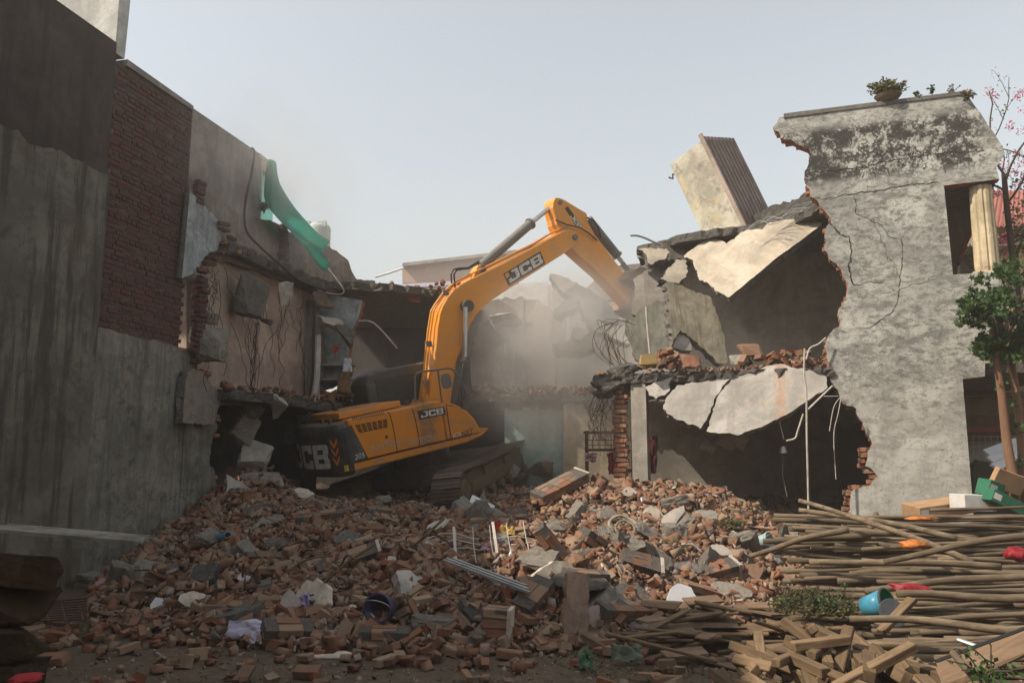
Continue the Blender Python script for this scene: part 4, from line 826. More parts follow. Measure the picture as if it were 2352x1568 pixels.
# decal with letters on boom and arm
def dec(parent, q, y, l0, l1, l2, txt='JCB'):
    EP('decal', [e2(*p, y) for p in q], y-.004, y, m_decal, parent); letters(txt, side_fn(l0, l1, l2, y-.006), m_lett, parent)
dec(boom, [(1156, 629), (1241, 577), (1252, 605), (1168, 657)], -.273, (1172, 650), (1199, 633.5), (1163, 628))
side_poly('logo_square', [(1159, 630), (1167, 625), (1171, 634), (1163, 639)], m_or2, boom, -.278, .004)
dec(arm, [(1297, 478), (1304, 474), (1335, 517), (1326, 523)], -.203, (1309, 497), (1316, 506.5), (1316, 492))
# cylinders, bracket, pipes, hoses
def cyl(name, a, b, c, y, r1, r2, m1=m_cyl, m2=m_chrome):
    A, B, C_ = [Vector(e3(*q, y)) for q in (a, b, c)]; o = G().tube([A, A+(B-A)*.97, A+(B-A)*.97, B], [r1, r1, r1*1.25, r1*1.25], 14).mk(name, m1, ex, local=True)
    G().tube([B, C_], r2, 12).mk('piston_rod', m2, o, local=True)
cyl('arm_cylinder', (1104, 612), (1220, 512), (1274, 468), 0., .115, .06); cyl('bucket_cylinder', (1350, 503), (1418, 588), (1432, 606), -.05, .12, .06)
cyl('boom_cylinder', (1068, 940), (1067, 828), (1069, 706), -.40, .105, .055, m_bkc); cyl('boom_cylinder', (1068, 940), (1067, 828), (1069, 706), .40, .105, .055, m_bkc)
EP('cylinder_bracket', [e2(*p, -.15) for p in [(1085, 640), (1096, 618), (1104, 606), (1114, 610), (1118, 622), (1130, 617), (1125, 628)]], -.15, .15, m_or2, boom)
for k in range(4):
    d = k*6.2; y = -.24+k*.13
    G().tube([e3(972+d, 925, y), e3(973+d, 851, y), e3(983+d, 760, y), e3(990+d*.9, 715, y), e3(1000+d*.8, 698, y), e3(1020+d*.6, 670-d*.1, y), e3(1040+d*.4, 652, y)], .025, 8).mk('boom_pipe', m_or2, boom, local=True)
for k in range(2): G().tube([e3(1040, 652+k*5, -.2+k*.15), e3(1060, 640+k*4, -.2+k*.15), e3(1130, 606+k*4, -.2+k*.15), e3(1220, 562+k*3, -.2+k*.15), e3(1268, 534, -.2+k*.15), e3(1302, 518, -.2+k*.15)], .022, 8).mk('boom_pipe', m_or2, boom, local=True)
for (u, v) in ((981, 790), (1020, 672), (975, 880)): 
    for k in range(4): a = e3(u+k*6.2, v, -.24+k*.13); G().box((a[0]-.035, a[1]-.035, a[2]-.06), (a[0]+.035, a[1]+.035, a[2]+.06)).mk('pipe_clamp', m_cyl, boom, local=True)
for k, of in enumerate((0, 7)): G().tube([e3(1038+of, 660, -.2), e3(1036+of, 630, -.2), e3(1042+of, 619+of*.2, -.2), e3(1055+of, 616+of*.3, -.2), e3(1075, 615+of*.3, -.15), e3(1090+of, 606, -.1), e3(1100, 600+of, -.05)], .02, 8).mk('hose', m_hose, boom, local=True)
for k in range(5):
    G().tube([e3(1050+k*5, 930, -.45), e3(1058+k*6, 880+k*5, -.5), e3(1062+k*4, 845, -.5), e3(1070+k*2, 820, -.45)], .02, 6).mk('hose', m_hose, ex, local=True)
G().tube([e3(1348, 500, -.25), e3(1362, 506, -.28), e3(1375, 525, -.28), e3(1380, 545, -.22)], .022, 6).mk('hose', m_hose, arm, local=True)
G().tube([e3(1276, 505, -.22), e3(1302, 516, -.3), e3(1330, 522, -.3), e3(1352, 535, -.28), e3(1372, 552, -.24)], .018, 6).mk('hose', m_hose, arm, local=True)
EP('foot_bracket', [(-.1, 1.06), (.85, 1.06), (.75, 1.75), (.3, 1.9), (.0, 1.6)], -.42, -.30, m_or); EP('foot_bracket', [(-.1, 1.06), (.85, 1.06), (.75, 1.75), (.3, 1.9), (.0, 1.6)], .30, .42, m_or)
# bucket, mostly sunk behind debris
BKT = [(1441, 640), (1452, 622), (1470, 612), (1492, 618), (1505, 640), (1510, 680), (1498, 715), (1470, 722), (1452, 705), (1470, 690), (1478, 665), (1462, 650)]
bk = EP('bucket', [e2(*p, -.55) for p in BKT], -.55, .55, dusty('bucket_steel', (.16, .10, .06), (.25, .18, .12), .6, .6), ex)
G().tube([e3(1430, 606, -.1), e3(1450, 630, -.1), e3(1462, 655, -.1)], .07, 8).mk('bucket_link', m_cyl, ex, local=True)

for o in list(ex.children):
    n_ = o.name.split('.')[0]
    if n_ in ('deck', 'hood', 'toolbox', 'engine_hood', 'top_cover', 'floor_plate', 'counterweight', 'exhaust', 'filler_cap', 'cab', 'foot_bracket'):
        o.location.z += .09
        if n_ in ('hood', 'toolbox'):
            for c in o.children: c.location.z -= .09
# ------------------------------------------------------------------ rubble
rg = random.Random(101)
whole = [brickshape(i, cut=1.0, bev=.005, jit=.005) for i in range(8)]; half = [brickshape(20+i, cut=.55, bev=.006, jit=.008) for i in range(8)]; bits = [rock(40+i, 8+i % 3, sub=0) for i in range(4)]+[(V/.12, Fs) for V, Fs in (brickshape(60+i, (.13, .09, .065), 1, .003, .014) for i in range(4))]
VAR = whole+half+bits
def visible(x, y): return abs(x) < .655*y+.3
def rrot(flat=.35): return rotm(rg.gauss(0, flat) if rg.random() < .8 else rg.choice((1.57, -1.57))+rg.gauss(0, .3), rg.gauss(0, flat), rg.uniform(0, 6.28))
def pick_xy():
    while True:
        y = rg.uniform(7.0, 17.5); x = rg.uniform(-6.3, 5.6)
        if not visible(x, y): continue
        if y > 13.5 and rg.random() < .35: continue
        wx = -5.82+.2396*(y-11)
        if x < wx+.1: continue
        if x > 3.0 and y < 9.4+.6*(x-3.0): continue
        h = heap_h(x, y)
        if h > -.1: return x, y, h
items = []; solo = []
for i in range(14500):
    x, y, h = pick_xy(); k = rg.random(); vi = rg.randrange(8) if k < .26 else 8+rg.randrange(8) if k < .66 else 16+rg.randrange(8)
    z_ = h+rg.uniform(-.03, .06); s_ = rg.uniform(.76, .95) if vi < 8 else rg.uniform(.45, 1.0) if vi < 16 else rg.choice((.06, .08, .1, .12, .16, .24))*rg.uniform(.8, 1.2)*np.array([1.1, .8, .55])
    items.append((vi, (x, y, z_), rrot(.45), s_))
toe = []
for i in range(700):                                   # strays beyond the toe
    x = rg.uniform(-5, 3); y = rg.uniform(5.9, 8.6)
    if heap_h(x, y) < 0.02 and visible(x, y) and rg.random() < math.exp(-(7.5-y)*1.3 if y < 7.5 else 0):
        toe.append((8+rg.randrange(8) if rg.random() < .7 else rg.randrange(8), (x, y, .03), rrot(.2), rg.uniform(.5, 1)))
items += toe
# the 300 that show largest become single bricks
def show(it):
    p = it[1]; top = p[2]-max(heap_h(p[0], p[1]), 0); return (1.0 if it[0] < 8 else .55 if it[0] < 16 else 0)*(.6+4*max(0, top))/(p[1]**2)*(1 if p[0] > -4.4 else .4)
order = sorted(range(len(items)), key=lambda i: -show(items[i])); single = set(order[:300])
vm = [mesh_of('brick', V, Fs, m_brick) for V, Fs in VAR[:16]]
for i in order[:300]:
    vi, p, Rm, s_ = items[i]; p = (p[0], p[1], p[2]+.02)
    w_ = vi < 8
    inst('brick' if w_ else 'broken_brick', vm[vi], M4(p, Rm, s_), None, 'loose whole red brick lying on the rubble heap' if w_ else 'broken red brick half lying on the rubble heap', 'brick', 'whole bricks on the rubble heap' if w_ else 'broken bricks on the rubble heap')
scatter('brick_rubble', VAR, [it for i, it in enumerate(items) if i not in single], m_brick, label='countless broken red bricks heaped over the cleared plot', kind='stuff')
items = []
for i in range(15000):
    x, y, h = pick_xy(); s_ = rg.choice((.03, .04, .05, .07, .1))*rg.uniform(.7, 1.3); items.append((16+rg.randrange(8), (x, y, h+rg.uniform(0, .07)), rrot(1), s_*np.array([1, .8, .6])))
for i in range(2600):
    x = rg.uniform(-5.5, 5); y = rg.uniform(4.6, 8.8)
    if heap_h(x, y) < .02 and visible(x, y): items.append((16+rg.randrange(8), (x, y, .005), rrot(1), rg.choice((.012, .02, .03, .05))*rg.uniform(.6, 1.3)*np.array([1, .8, .6])))
scatter('rubble_crumbs', VAR, items, brickm('mortar_crumb', [(.30, .23, .17), (.22, .13, .09), (.36, .29, .23), (.19, .10, .07), (.30, .25, .21)], (.28, .22, .17), .4), label='fine mortar crumbs and chips between the bricks', kind='stuff')
# grey and tan chunks among the bricks
m_plc = plaster('plaster_flake', (.58, .50, .40), (.36, .28, .21), None, 3, .4, .2)
rockv = [rock(60+i, 15, sub=2, amp=.09) for i in range(10)]; rmesh = [mesh_of('concrete_chunk', V, Fs, m_chunk) for V, Fs in rockv]
for i in range(110):
    x, y, h = pick_xy()
    if y > 14.5 and i % 2: y -= 3; h = heap_h(x, y)
    if h < -.1 or (x > 3 and y < 9.6): continue
    s_ = rg.uniform(.16, .50); inst('concrete_chunk', rg.choice(rmesh), M4((x, y, h+s_*.12), rrot(.5), s_*np.array([1.1, .8, .5])), None, 'rough grey lump of concrete lying among the bricks', 'concrete chunk', 'concrete lumps on the rubble heap')
def on_heap(u, v):                                     # photo point -> world point on the heap or ground
    d = ray(u, v); t = 3.0
    while t < 30:
        p = C0+d*t
        if p[2] <= max(heap_h(p[0], p[1]), 0): return p
        t += .02
    return C0+d*12
# masonry lumps: bricks still bonded with mortar
def masonry(u, v, nx, nz, ny, rot, label, lift=.1, face=None, group=None):
    p = on_heap(u, v); Rm = rotm(*rot); root = empty('masonry_block', p, label, 'masonry block', group, M4(p+np.array([0, 0, lift]), Rm))
    dx, dy, dz = .235, .118, .084; W_, D_, H_ = nx*dx, ny*dy, nz*dz; r = random.Random(int(u))
    G().box((-W_/2+.012, -D_/2+.012, -H_/2+.012), (W_/2-.012, D_/2-.012, H_/2-.012)).mk('mortar', m_mortar, root, local=True)
    for k in range(nz):
        for j in range(ny):
            for i in range(nx):
                if 0 < j < ny-1 and 0 < k < nz-1: continue
                off = dx/2 if k % 2 and nx > 1 else 0
                if off and i == nx-1: continue
                o = bpy.data.objects.new('brick', vm[r.randrange(8)]); COL.objects.link(o); o.parent = root
                o.matrix_local = M4((-W_/2+dx/2+i*dx+off+r.uniform(-.006, .006), -D_/2+dy/2+j*dy, -H_/2+dz/2+k*dz), rotm(r.gauss(0, .02), r.gauss(0, .02), r.gauss(0, .03)))
    if face is not None: G().box((W_/2-.01, -D_/2, -H_/2), (W_/2+.025, D_/2, H_/2)).mk('plaster', face, root, local=True)
masonry(1285, 1135, 4, 2, 3, (.25, -.38, .55), 'large masonry slab tilted on top of the heap before the pillar', .12, m_plc)
masonry(1140, 1475, 1, 4, 2, (.0, .06, -.15), 'upright four course masonry block at the foot of the heap', .14, m_plc)
masonry(882, 1478, 2, 2, 2, (.1, .05, .1), 'wide low masonry block at the front edge of the heap', .06)
masonry(1440, 1430, 3, 2, 2, (.3, .1, .6), 'dusty masonry lump behind the scalloped white fragment', .1)
masonry(1600, 1395, 2, 3, 2, (.2, .3, .4), 'masonry lump behind the pale blue-white tile', .12)
masonry(1650, 1330, 2, 2, 2, (.4, -.2, .3), 'masonry lump with flat grey top right of the heap middle', .1, m_slabgrey)
masonry(1280, 1290, 3, 2, 2, (.3, .9, .2), 'long masonry beam tilted beside the wire grille', .1, m_plc)
masonry(735, 1205, 3, 2, 2, (.2, -.1, .3), 'masonry lump in shade below the counterweight', .1)
masonry(800, 1310, 3, 2, 2, (.5, -.3, .2), 'flat masonry piece in the shaded middle of the heap', .1, m_slabgrey)
masonry(880, 1192, 1, 2, 1, (.2, .1, .3), 'single bonded pair of bricks near the track', .08)
masonry(1370, 1262, 2, 2, 2, (.3, .5, .6), 'small masonry lump right of the coiled ring', .1)
masonry(1225, 1395, 2, 2, 2, (.3, -.5, .9), 'masonry lump near the aluminium rails', .1)
masonry(660, 1470, 2, 2, 2, (.4, .1, .5), 'mortar covered block beside the torn papers', .08)
masonry(1470, 1315, 2, 2, 2, (.7, .3, .1), 'cream edged masonry lump in the sunny middle of the heap', .1, m_plc)
masonry(1345, 1350, 2, 2, 2, (.1, .1, .3), 'dark masonry lump above the metal disc', .1)
masonry(600, 1300, 2, 2, 1, (.6, .1, .9), 'shaded masonry lump by the left wall', .08)
# standing plastered pier and lone slabs
p = on_heap(1318, 1485); root = empty('masonry_pier', p, 'tall plastered pier fragment standing on the heap with brick foot', 'masonry block', None, M4(p+np.array([.02, .12, .26]), rotm(-.12, .05, .1)))
G().prism(ragpoly([(-.11, -.2), (.11, -.2), (.12, .36), (-.09, .36)], random.Random(4), .012, .05), -.09, .09, 0, 1, 2, .01, rg).mk('shaft', [plaster('reddish_render', (.34, .235, .175), (.20, .13, .095), None, 3, .4, .2), m_brick], root, local=True)
for k in range(3):
    for i in range(2): o = bpy.data.objects.new('brick', vm[k+i]); COL.objects.link(o); o.parent = root; o.matrix_local = M4((-.06+i*.13, -.02, -.36+k*.08), rotm(0, 0, 1.57*(k % 2)+.1), .9)
def frag(name, label, u, v, w, h, th, mat, seed, rot, lift=.06, n=9, cat='fragment', group=None, amp=.0):
    """flat broken piece with an irregular outline lying at a photo point"""
    r = random.Random(seed); p = on_heap(u, v)+np.array([0, 0, lift]); pts = []
    for k in range(n): a = 2*math.pi*k/n+r.uniform(-.15, .15); q = r.uniform(.8, 1.1); pts.append((w/2*math.cos(a)*q, h/2*math.sin(a)*q))
    return G().prism(ragpoly(pts, r, amp or min(w, h)*.02, .04), -th/2, th/2).mk(name, mat, None, M4(p, rotm(*rot)), label=label, cat=cat, group=group)
frag('tile_fragment', 'large broken pale blue-white tile panel propped on the rubble', 1565, 1410, .36, .34, .012, m_white, 5, (-.25, 0, .15), .12, 8, 'tile')
frag('plaster_fragment', 'scalloped whitish plaster disc leaning at the front of the heap', 1372, 1448, .23, .26, .03, plain('pinkish_plaster', (.55, .43, .37), .9), 6, (-.2, .1, .2), .1, 12)
frag('plaster_fragment', 'white speckled board fragment in the dark lower left', 362, 1412, .17, .24, .012, m_white, 7, (-.2, .1, .3), .08, 6)
frag('plaster_fragment', 'pinkish cream chunk with torn edge in the lower left rubble', 440, 1395, .3, .2, .08, m_plc, 8, (-.7, .2, .2), .07, 7)
frag('plaster_fragment', 'small white flake below the shaded heap middle', 845, 1440, .12, .16, .015, m_plc, 9, (-.4, .4, .2), .06, 7)
frag('plaster_fragment', 'little cream flake left of the blue bucket', 812, 1410, .16, .09, .015, m_plc, 10, (-.6, .1, .2), .05, 7)
frag('plaster_fragment', 'pale triangular flake in the middle of the heap', 900, 1300, .13, .12, .015, m_plc, 11, (-.5, .4, .2), .06, 5)
frag('plaster_fragment', 'pale wedge near the left track', 692, 1148, .45, .28, .08, m_plc, 12, (-.9, .1, .1), .1, 6)
frag('plaster_fragment', 'pinkish shard low at the left edge of the rubble', 235, 1355, .22, .2, .03, plain('pink_shard', (.45, .25, .26), .9), 13, (-.5, .2, .1), .06, 6)
frag('plaster_fragment', 'beige pointed slab in the lower left papers', 668, 1425, .24, .36, .03, m_slabgrey, 14, (-.35, -.5, .2), .12, 6)
frag('plaster_fragment', 'pale cream sliver by the pier foot', 1293, 1465, .1, .16, .02, plain('cream_shard', (.62, .57, .42), .9), 15, (-.2, .3, .1), .08, 7)
frag('plaster_fragment', 'broad brown slab face in the front centre', 1030, 1455, .45, .3, .06, m_ply, 16, (-.8, .1, .3), .06, 6)
frag('plaster_fragment', 'long pale slab leaning in the sunny upper heap', 1540, 1210, .55, .2, .1, m_slabgrey, 17, (-.6, -.75, .2), .08, 8)
frag('plaster_fragment', 'beige flat slab right of the coiled ring', 1500, 1195, .3, .25, .08, m_slabface, 18, (-.7, .2, .2), .08, 7)
frag('plaster_fragment', 'grey slab left of the coiled ring', 1395, 1200, .32, .3, .08, m_chunk, 19, (-.5, .3, .2), .08, 7)
frag('plaster_fragment', 'dark grey shard standing in the right of the heap', 1800, 1260, .2, .4, .06, m_brd, 20, (-.1, .3, .6), .12, 6)
frag('plaster_fragment', 'round grey flat stone in the right half', 1650, 1290, .36, .24, .06, m_slabgrey, 21, (-.7, .1, .1), .1, 10)
frag('plaster_fragment', 'pale round flake by the upper heap crest', 1445, 1140, .22, .2, .04, m_slabface, 23, (-.5, .1, .1), .06, 8)
for i, (u, v) in enumerate([(1440, 1370), (1330, 1190), (1480, 1160), (1590, 1260), (1690, 1240), (1510, 1330), (1250, 1230), (1180, 1290), (985, 1265), (1660, 1290), (1720, 1290), (1560, 1170), (1420, 1140), (1390, 1320), (640, 1230), (560, 1340)]):
    frag('plaster_flake', 'small pale plaster flake on the rubble', u, v, rg.uniform(.1, .2), rg.uniform(.08, .15), .02, rg.choice((m_plc, m_slabgrey, m_white)), 30+i, (rg.gauss(-.6, .3), rg.gauss(0, .3), rg.uniform(0, 3)), .07, 7, group='pale flakes on the rubble')
for i, (u, v) in enumerate([(470, 1330), (620, 1215), (720, 1390), (800, 1250), (940, 1360), (1010, 1220), (1190, 1190), (1260, 1340), (1350, 1180), (1500, 1290), (1580, 1320), (1620, 1200), (1720, 1330), (1450, 1380), (540, 1420), (1090, 1420), (1680, 1370), (340, 1330)]):
    frag('slab_fragment', 'broad broken slab piece on the rubble', u, v, rg.uniform(.34, .6), rg.uniform(.24, .4), rg.uniform(.06, .12), rg.choice(([m_chunk, m_br], [m_slabgrey, m_br], [m_plc, m_brick], [m_br, m_brd]))[0 if i % 3 else 1], 90+i, (rg.gauss(-.85, .35), rg.gauss(0, .35), rg.uniform(-.6, .6)), .05, 8, 'slab', 'broad slab pieces on the heap', .025)
frag('floor_tile', 'flat brown tile lying on bare dirt in front', 1195, 1528, .36, .26, .015, m_ply, 50, (-1.5, 0, .3), .015, 4, 'tile')
frag('floor_tile', 'thin pale tile lying on dirt before the papers', 758, 1508, .52, .22, .012, m_plc, 51, (-1.52, 0, .1), .015, 5, 'tile')
p = on_heap(1105, 1180); o = G().box((-.19, -.006, -.10), (.19, .006, .10)).mk('tile_board', m_white, None, M4(p+np.array([0, 0, .12]), rotm(-.45, .45, .05)), label='rectangular white board with black scribbles stuck in the heap', cat='board')
sg = G(); rs2 = random.Random(9)
for k in range(9):
    x0, z0 = rs2.uniform(.02, .14), rs2.uniform(-.07, .05); P_ = [(x0+rs2.uniform(-.05, .05), -.008, z0+rs2.uniform(-.05, .05)) for _ in range(4)]; sg.tube(P_, .0016, 4)
sg.tube([(-.13, -.008, .05), (-.11, -.008, .06), (-.10, -.008, .03)], .004, 4); sg.tube([(-.14, -.008, .0), (-.12, -.008, -.01)], .004, 4); sg.mk('scribble', m_decal, o, local=True)
# things lying on the heap
def ring_tube(name, label, u, v, r0, r1, mat, rot, lift=.05, cat='ring', n=28):
    p = on_heap(u, v)+np.array([0, 0, lift]); P_ = [(r0*math.cos(2*math.pi*k/n), r0*math.sin(2*math.pi*k/n), .01*math.sin(k)) for k in range(n+1)]
    return G().tube(P_, r1, 6).mk(name, mat, None, M4(p, rotm(*rot)), label=label, cat=cat)
ring_tube('wire_coil', 'round coil of pale cable resting on the sunny heap', 1432, 1228, .19, .02, plain('tan_cable', (.33, .29, .22), .8), (.75, .1, .1), .1)
ring_tube('cable_loop', 'smaller cable loop inside the round coil', 1436, 1232, .125, .016, plain('tan_cable_dark', (.22, .19, .15), .8), (.85, -.1, .1), .1)
p = on_heap(1332, 1368); G().lathe([(.0, .03), (.27, .03), (.30, 0), (.27, -.02), (0, -.02)], 28, cap=False).mk('metal_disc', m_brd, None, M4(p+np.array([0, 0, .14]), rotm(.12, .05, 0)), label='dark round disc lying flat above the pier fragment', cat='disc')
def bucket(name, label, u, v, r, h, mat, rot, lift, min_, inner=None, cat='bucket', rim=None):
    p = on_heap(u, v)+np.array([0, 0, lift]); root = empty(name, p, label, cat, None, M4(p, rotm(*rot)))
    G().lathe([(r*.78, 0), (r*.80, 0.001), (r, h), (r*.96, h), (r*.76, .012), (0.001, .012)], 24, cap=False).lathe([(0.001, 0), (r*.78, -.001)], 24, cap=False).mk('shell', mat, root, local=True, smooth=True)
    G().lathe([(r, h-.03), (r*1.06, h-.025), (r*1.06, h+.002), (r*.96, h+.004)], 24, cap=False).mk('rim', rim or mat, root, local=True)
    G().tube([(r*1.02*math.cos(a), r*1.02*math.sin(a)*.4+.02, h+.005+r*.5*math.sin(a)) for a in [math.pi*k/12 for k in range(13)]], .004, 5).mk('handle', m_steel, root, local=True)
    return root
bucket('bucket', 'dark purple-blue plastic bucket lying on its side in the shaded rubble', 888, 1418, .13, .24, plain('purple_plastic', (.045, .04, .085), .4), (1.45, .1, -.25), .1, None)
bucket('pot', 'pale blue-green pot tipped over beside the log ends', 1745, 1262, .10, .16, plain('pale_teal_plastic', (.28, .36, .35), .5), (1.3, .2, .7), .1, None, cat='pot')
p = on_heap(500, 1262); a = np.array([-.13, .02, .10]); G().lathe([(.055, 0), (.055, .34), (.047, .34), (.047, .0)], 18, cap=False).mk('pipe', plain('blue_pipe', (.08, .17, .27), .5), None, M4(p+np.array([-.12, .1, .13]), rotm(.9, 1.35, .3)), label='short blue plastic pipe stub on the shaded left heap', cat='pipe')
# flat lattice of pale bars
p = on_heap(1110, 1285); root = empty('window_lattice', p, 'crumpled pale metal window lattice half buried in the heap', 'lattice', None, M4(p+np.array([0, 0, .16]), rotm(.5, -.12, .05)))
m_bar = plain('pale_bar', (.48, .42, .36), .6, .2)
for k in range(6): G().tube([(-.75+.1*t+.02*k, -.3+k*.13+.03*math.sin(t*1.3+k), .04*math.sin(t*.9+k)-.02*t) for t in np.linspace(0, 14, 9)], .009, 6).mk('bar', m_bar, root, local=True)
for k in range(5): G().tube([(-.30+k*.2, -.33, .01), (-.31+k*.2, .0, .03), (-.30+k*.2, .38, .0)], .006, 5).mk('bar', m_bar, root, local=True)
for x in (-.32, .14): G().box((x-.016, -.32, .03), (x+.016, .38, .045)).mk('flat_bar', m_bar, root, local=True)
p = on_heap(1115, 1375)
for k in range(4):
    d = np.array([.62, -.55, -.14]); d /= np.linalg.norm(d); c = on_heap(1115, 1365)+np.array([k*.028, k*.02, .17+.012*(k % 2)])
    fr_ = Frame(c-d*.62, d); G().prism([(0, -.012), (1.18-.05*k, -.012), (1.18-.05*k, .012), (0, .012)], 0, .03).mk('metal_channel', m_steel, None, fr_.mat(), label='long aluminium channel sloping down the front of the heap', cat='metal bar', group='aluminium channels on the heap')
# papers and cloths
cloth_sp = [('torn papers with pale violet print lying at the front left', 560, 1478, .34, .2, (.50, .46, .56)), ('teal torn sheet among the violet papers', 590, 1462, .2, .12, (.10, .22, .24)), ('violet paper standing against the beige shard', 698, 1420, .1, .22, (.30, .25, .40)), ('whitish violet sheet at the paper heap edge', 600, 1490, .2, .12, (.55, .52, .60)), ('dull green cloth at the front right dirt', 1440, 1530, .25, .14, (.16, .19, .14)), ('green ribbon of cloth at the bottom edge', 1345, 1548, .10, .16, (.09, .17, .09)), ('pinkish cloth scrap under the lattice', 1125, 1275, .2, .12, (.50, .30, .33)), ('red scrap on the heap above the lattice', 1143, 1228, .07, .09, (.45, .03, .02)), ('ochre paper scraps right of the lattice', 1165, 1240, .18, .12, (.45, .28, .08)), ('teal cloth scrap in the shade under the digger', 755, 1205, .16, .08, (.04, .20, .20))]
for i, (lb, u, v, w, h, c) in enumerate(cloth_sp):
    p = on_heap(u, v)+np.array([0, 0, .05]); cloth('cloth_scrap', lb, [p+np.array([-w/2, -.02, 0]), p+np.array([w/2, -.05, .01]), p+np.array([w/2, .06, h*.8]), p+np.array([-w/2, .08, h*.7])], plain('scrap%d' % i, c, .85), 60+i, 8, .05, 'scrap')
# foil crumples
m_foil = plain('foil', (.5, .5, .5), .3, .8, .4, 20)
for i, (u, v) in enumerate([(1600, 1160), (1640, 1330), (1690, 1215), (1600, 1480), (1710, 1190), (1790, 1195)]):
    V, Fs = rock(200+i, 20, sub=1, amp=.16); mk('foil_crumple', V*rg.uniform(.08, .15)+on_heap(u, v)+np.array([0, 0, .05]), Fs, m_foil, label='crumpled silver foil caught between the bricks', cat='foil', group='foil scraps on the heap')
# small rubble on floors and ledges
items = []
def floor_sc(n, x0, x1, y0, y1, z_, hmax, ok=lambda x, y: True):
    for i in range(n):
        x, y = rg.uniform(x0, x1), rg.uniform(y0, y1)
        if ok(x, y): items.append((rg.choice((8, 9, 16, 17, 18, 19, 20, 21)), (x, y, z_+rg.uniform(0, hmax)), rrot(.6), 0))
floor_sc(420, -1.0, 3.0, 17.6, 19.6, 3.10, .2); floor_sc(120, -4.4, -3.4, 16.9, 18.6, 2.98, .12); floor_sc(160, -5.2, -4.0, 13.4, 16.8, 2.87, .12, lambda x, y: x > -5.82+.2396*(y-11)+.05 and x < -5.82+.2396*(y-11)+.5); floor_sc(60, -3.9, -.8, 17.4, 19.6, 5.53, .05)
items = [(v, p, r_, rg.uniform(.5, .9) if v < 16 else rg.uniform(.05, .16)) for v, p, r_, s_ in items]
for i in range(240):
    s0 = rg.uniform(-5.7, -1.8); d = rg.uniform(.0, 1.2); q = RF.w(s0, d, 3.14+rg.uniform(0, .05)); items.append((rg.choice((16, 17, 18, 19, 20, 21)), q, rrot(.8), rg.uniform(.04, .12)))
scatter('ledge_rubble', VAR, items, m_brick, label='broken bricks and crumbs strewn along the open upper floors', kind='stuff')
def floor_brick(u, v, y, label, group, s_=1, mesh=None):
    q = rw(y); a, b = q.px(u, v); inst('loose_brick', mesh or rg.choice(vm), M4(q.w(a, 0, b), RR @ rrot(.35), s_), None, label, 'brick', group)
for i in range(46):
    k = rg.random(); u = 1530+rg.gauss(0, 26); v = 842-max(0, 44-abs(u-1530)*.9)*k; floor_brick(u, v, rg.uniform(.1, .5), 'loose brick in the pile on the first floor by the yellowed panel', 'bricks piled on the first floor slab')
for i in range(34):
    u = rg.uniform(1690, 1900); v = 836-rg.random()*(8+(u-1690)*.17); floor_brick(u, v, rg.uniform(.05, .6), 'loose brick on the first floor edge below the dark upper room', 'bricks along the first floor edge')
for i, (u, v, l_) in enumerate([(1585, 830, 'large red masonry chunk on the first floor slab'), (1722, 805, 'angular brick chunk on the slab below the dark room'), (1490, 826, 'hollow ochre block on the left of the first floor pile'), (1700, 826, 'grey capped lump on the slab edge')]):
    V, Fs = rock(400+i, 14, sub=1, amp=.04); mk('brick_chunk', V*np.array([.42, .3, .26])*(1 if i < 2 else .8)+at(u, v, 13.3), Fs, [m_brickr, m_brick, plain('ochre_block', (.33, .23, .09), .9), m_chunk][i], label=l_, cat='masonry block')
# concrete lumps hanging and lying in the torn left house
for i, (u, v, Y, sx, sz, l_) in enumerate([(480, 790, 13.2, .65, .62, 'concrete lump jutting from the brick stub over the plaster wall'), (580, 682, 14.3, .7, .85, 'hanging concrete lump before the pink wall, with rust stain'), (648, 672, 14.9, .36, .5, 'smaller pointed lump hanging right of the rust stained one'), (482, 730, 13.4, .24, .22, 'small chunk stuck above the jutting concrete lump'), (612, 734, 14.6, .22, .12, 'tiny chunk dangling on wires before the pink wall'), (628, 935, 14.9, .4, .5, 'egg shaped concrete lump hanging from the torn floor'), (560, 985, 14.9, .45, .55, 'big dark lump in the cavity by the left wall'), (668, 990, 17.3, .45, .42, 'grey lump in the cavity beside the counterweight'), (585, 1050, 14.9, .6, .6, 'large lump at the bottom of the dark cavity'), (600, 1120, 14.6, .9, .5, 'broad slab lump half buried under the cavity'), (575, 945, 14.9, .35, .4, 'lump high in the back of the cavity'), (540, 1130, 13.8, .5, .35, 'low lump by the torn brick edge'), (660, 1120, 17.0, .8, .5, 'slab lump under the counterweight'), (585, 1180, 13.4, .4, .35, 'pinkish plaster lump on the shaded heap'), (760, 740, 16.9, .25, .7, 'long concrete lump slanting before the pale cross wall'), (745, 690, 16.8, .3, .55, 'ragged lump at the roof corner above the shelves'), (790, 770, 16.9, .5, .4, 'lump hanging under the pale cross wall'), (1150, 735, 19.0, .9, .8, 'dust veiled concrete block leaning in the middle ruin'), (1240, 1075, 18.0, .8, .35, 'block lying before the turquoise wall'), (1185, 1085, 17.6, .3, .2, 'small block by the track front'), (920, 880, 19.5, .4, .3, 'lump at the back of the dark upper room'), (1330, 770, 18.6, .5, .3, 'pale block in the thick of the dust')]):
    V, Fs = rock(500+i, 15, sub=2, amp=.07); mk('concrete_chunk', (V*np.array([sx, min(sx, .45), sz])) @ rotm(.1*i, .25*math.sin(i*2.1), .4*i).T+at(u, v, Y), Fs, [m_chunk, m_br, m_slabgrey][i % 3 if i < 18 else 0], label=l_, cat='concrete chunk')
sl = slab('concrete_slab', lw(-.2), [(430, 855), (460, 850), (480, 875), (508, 905), (508, 925), (498, 950), (492, 975), (420, 970, .01), (424, 900)], .14, [m_chunk, m_br], 71, .03, .05, label='flat concrete plate propped against the plaster wall end', cat='slab')
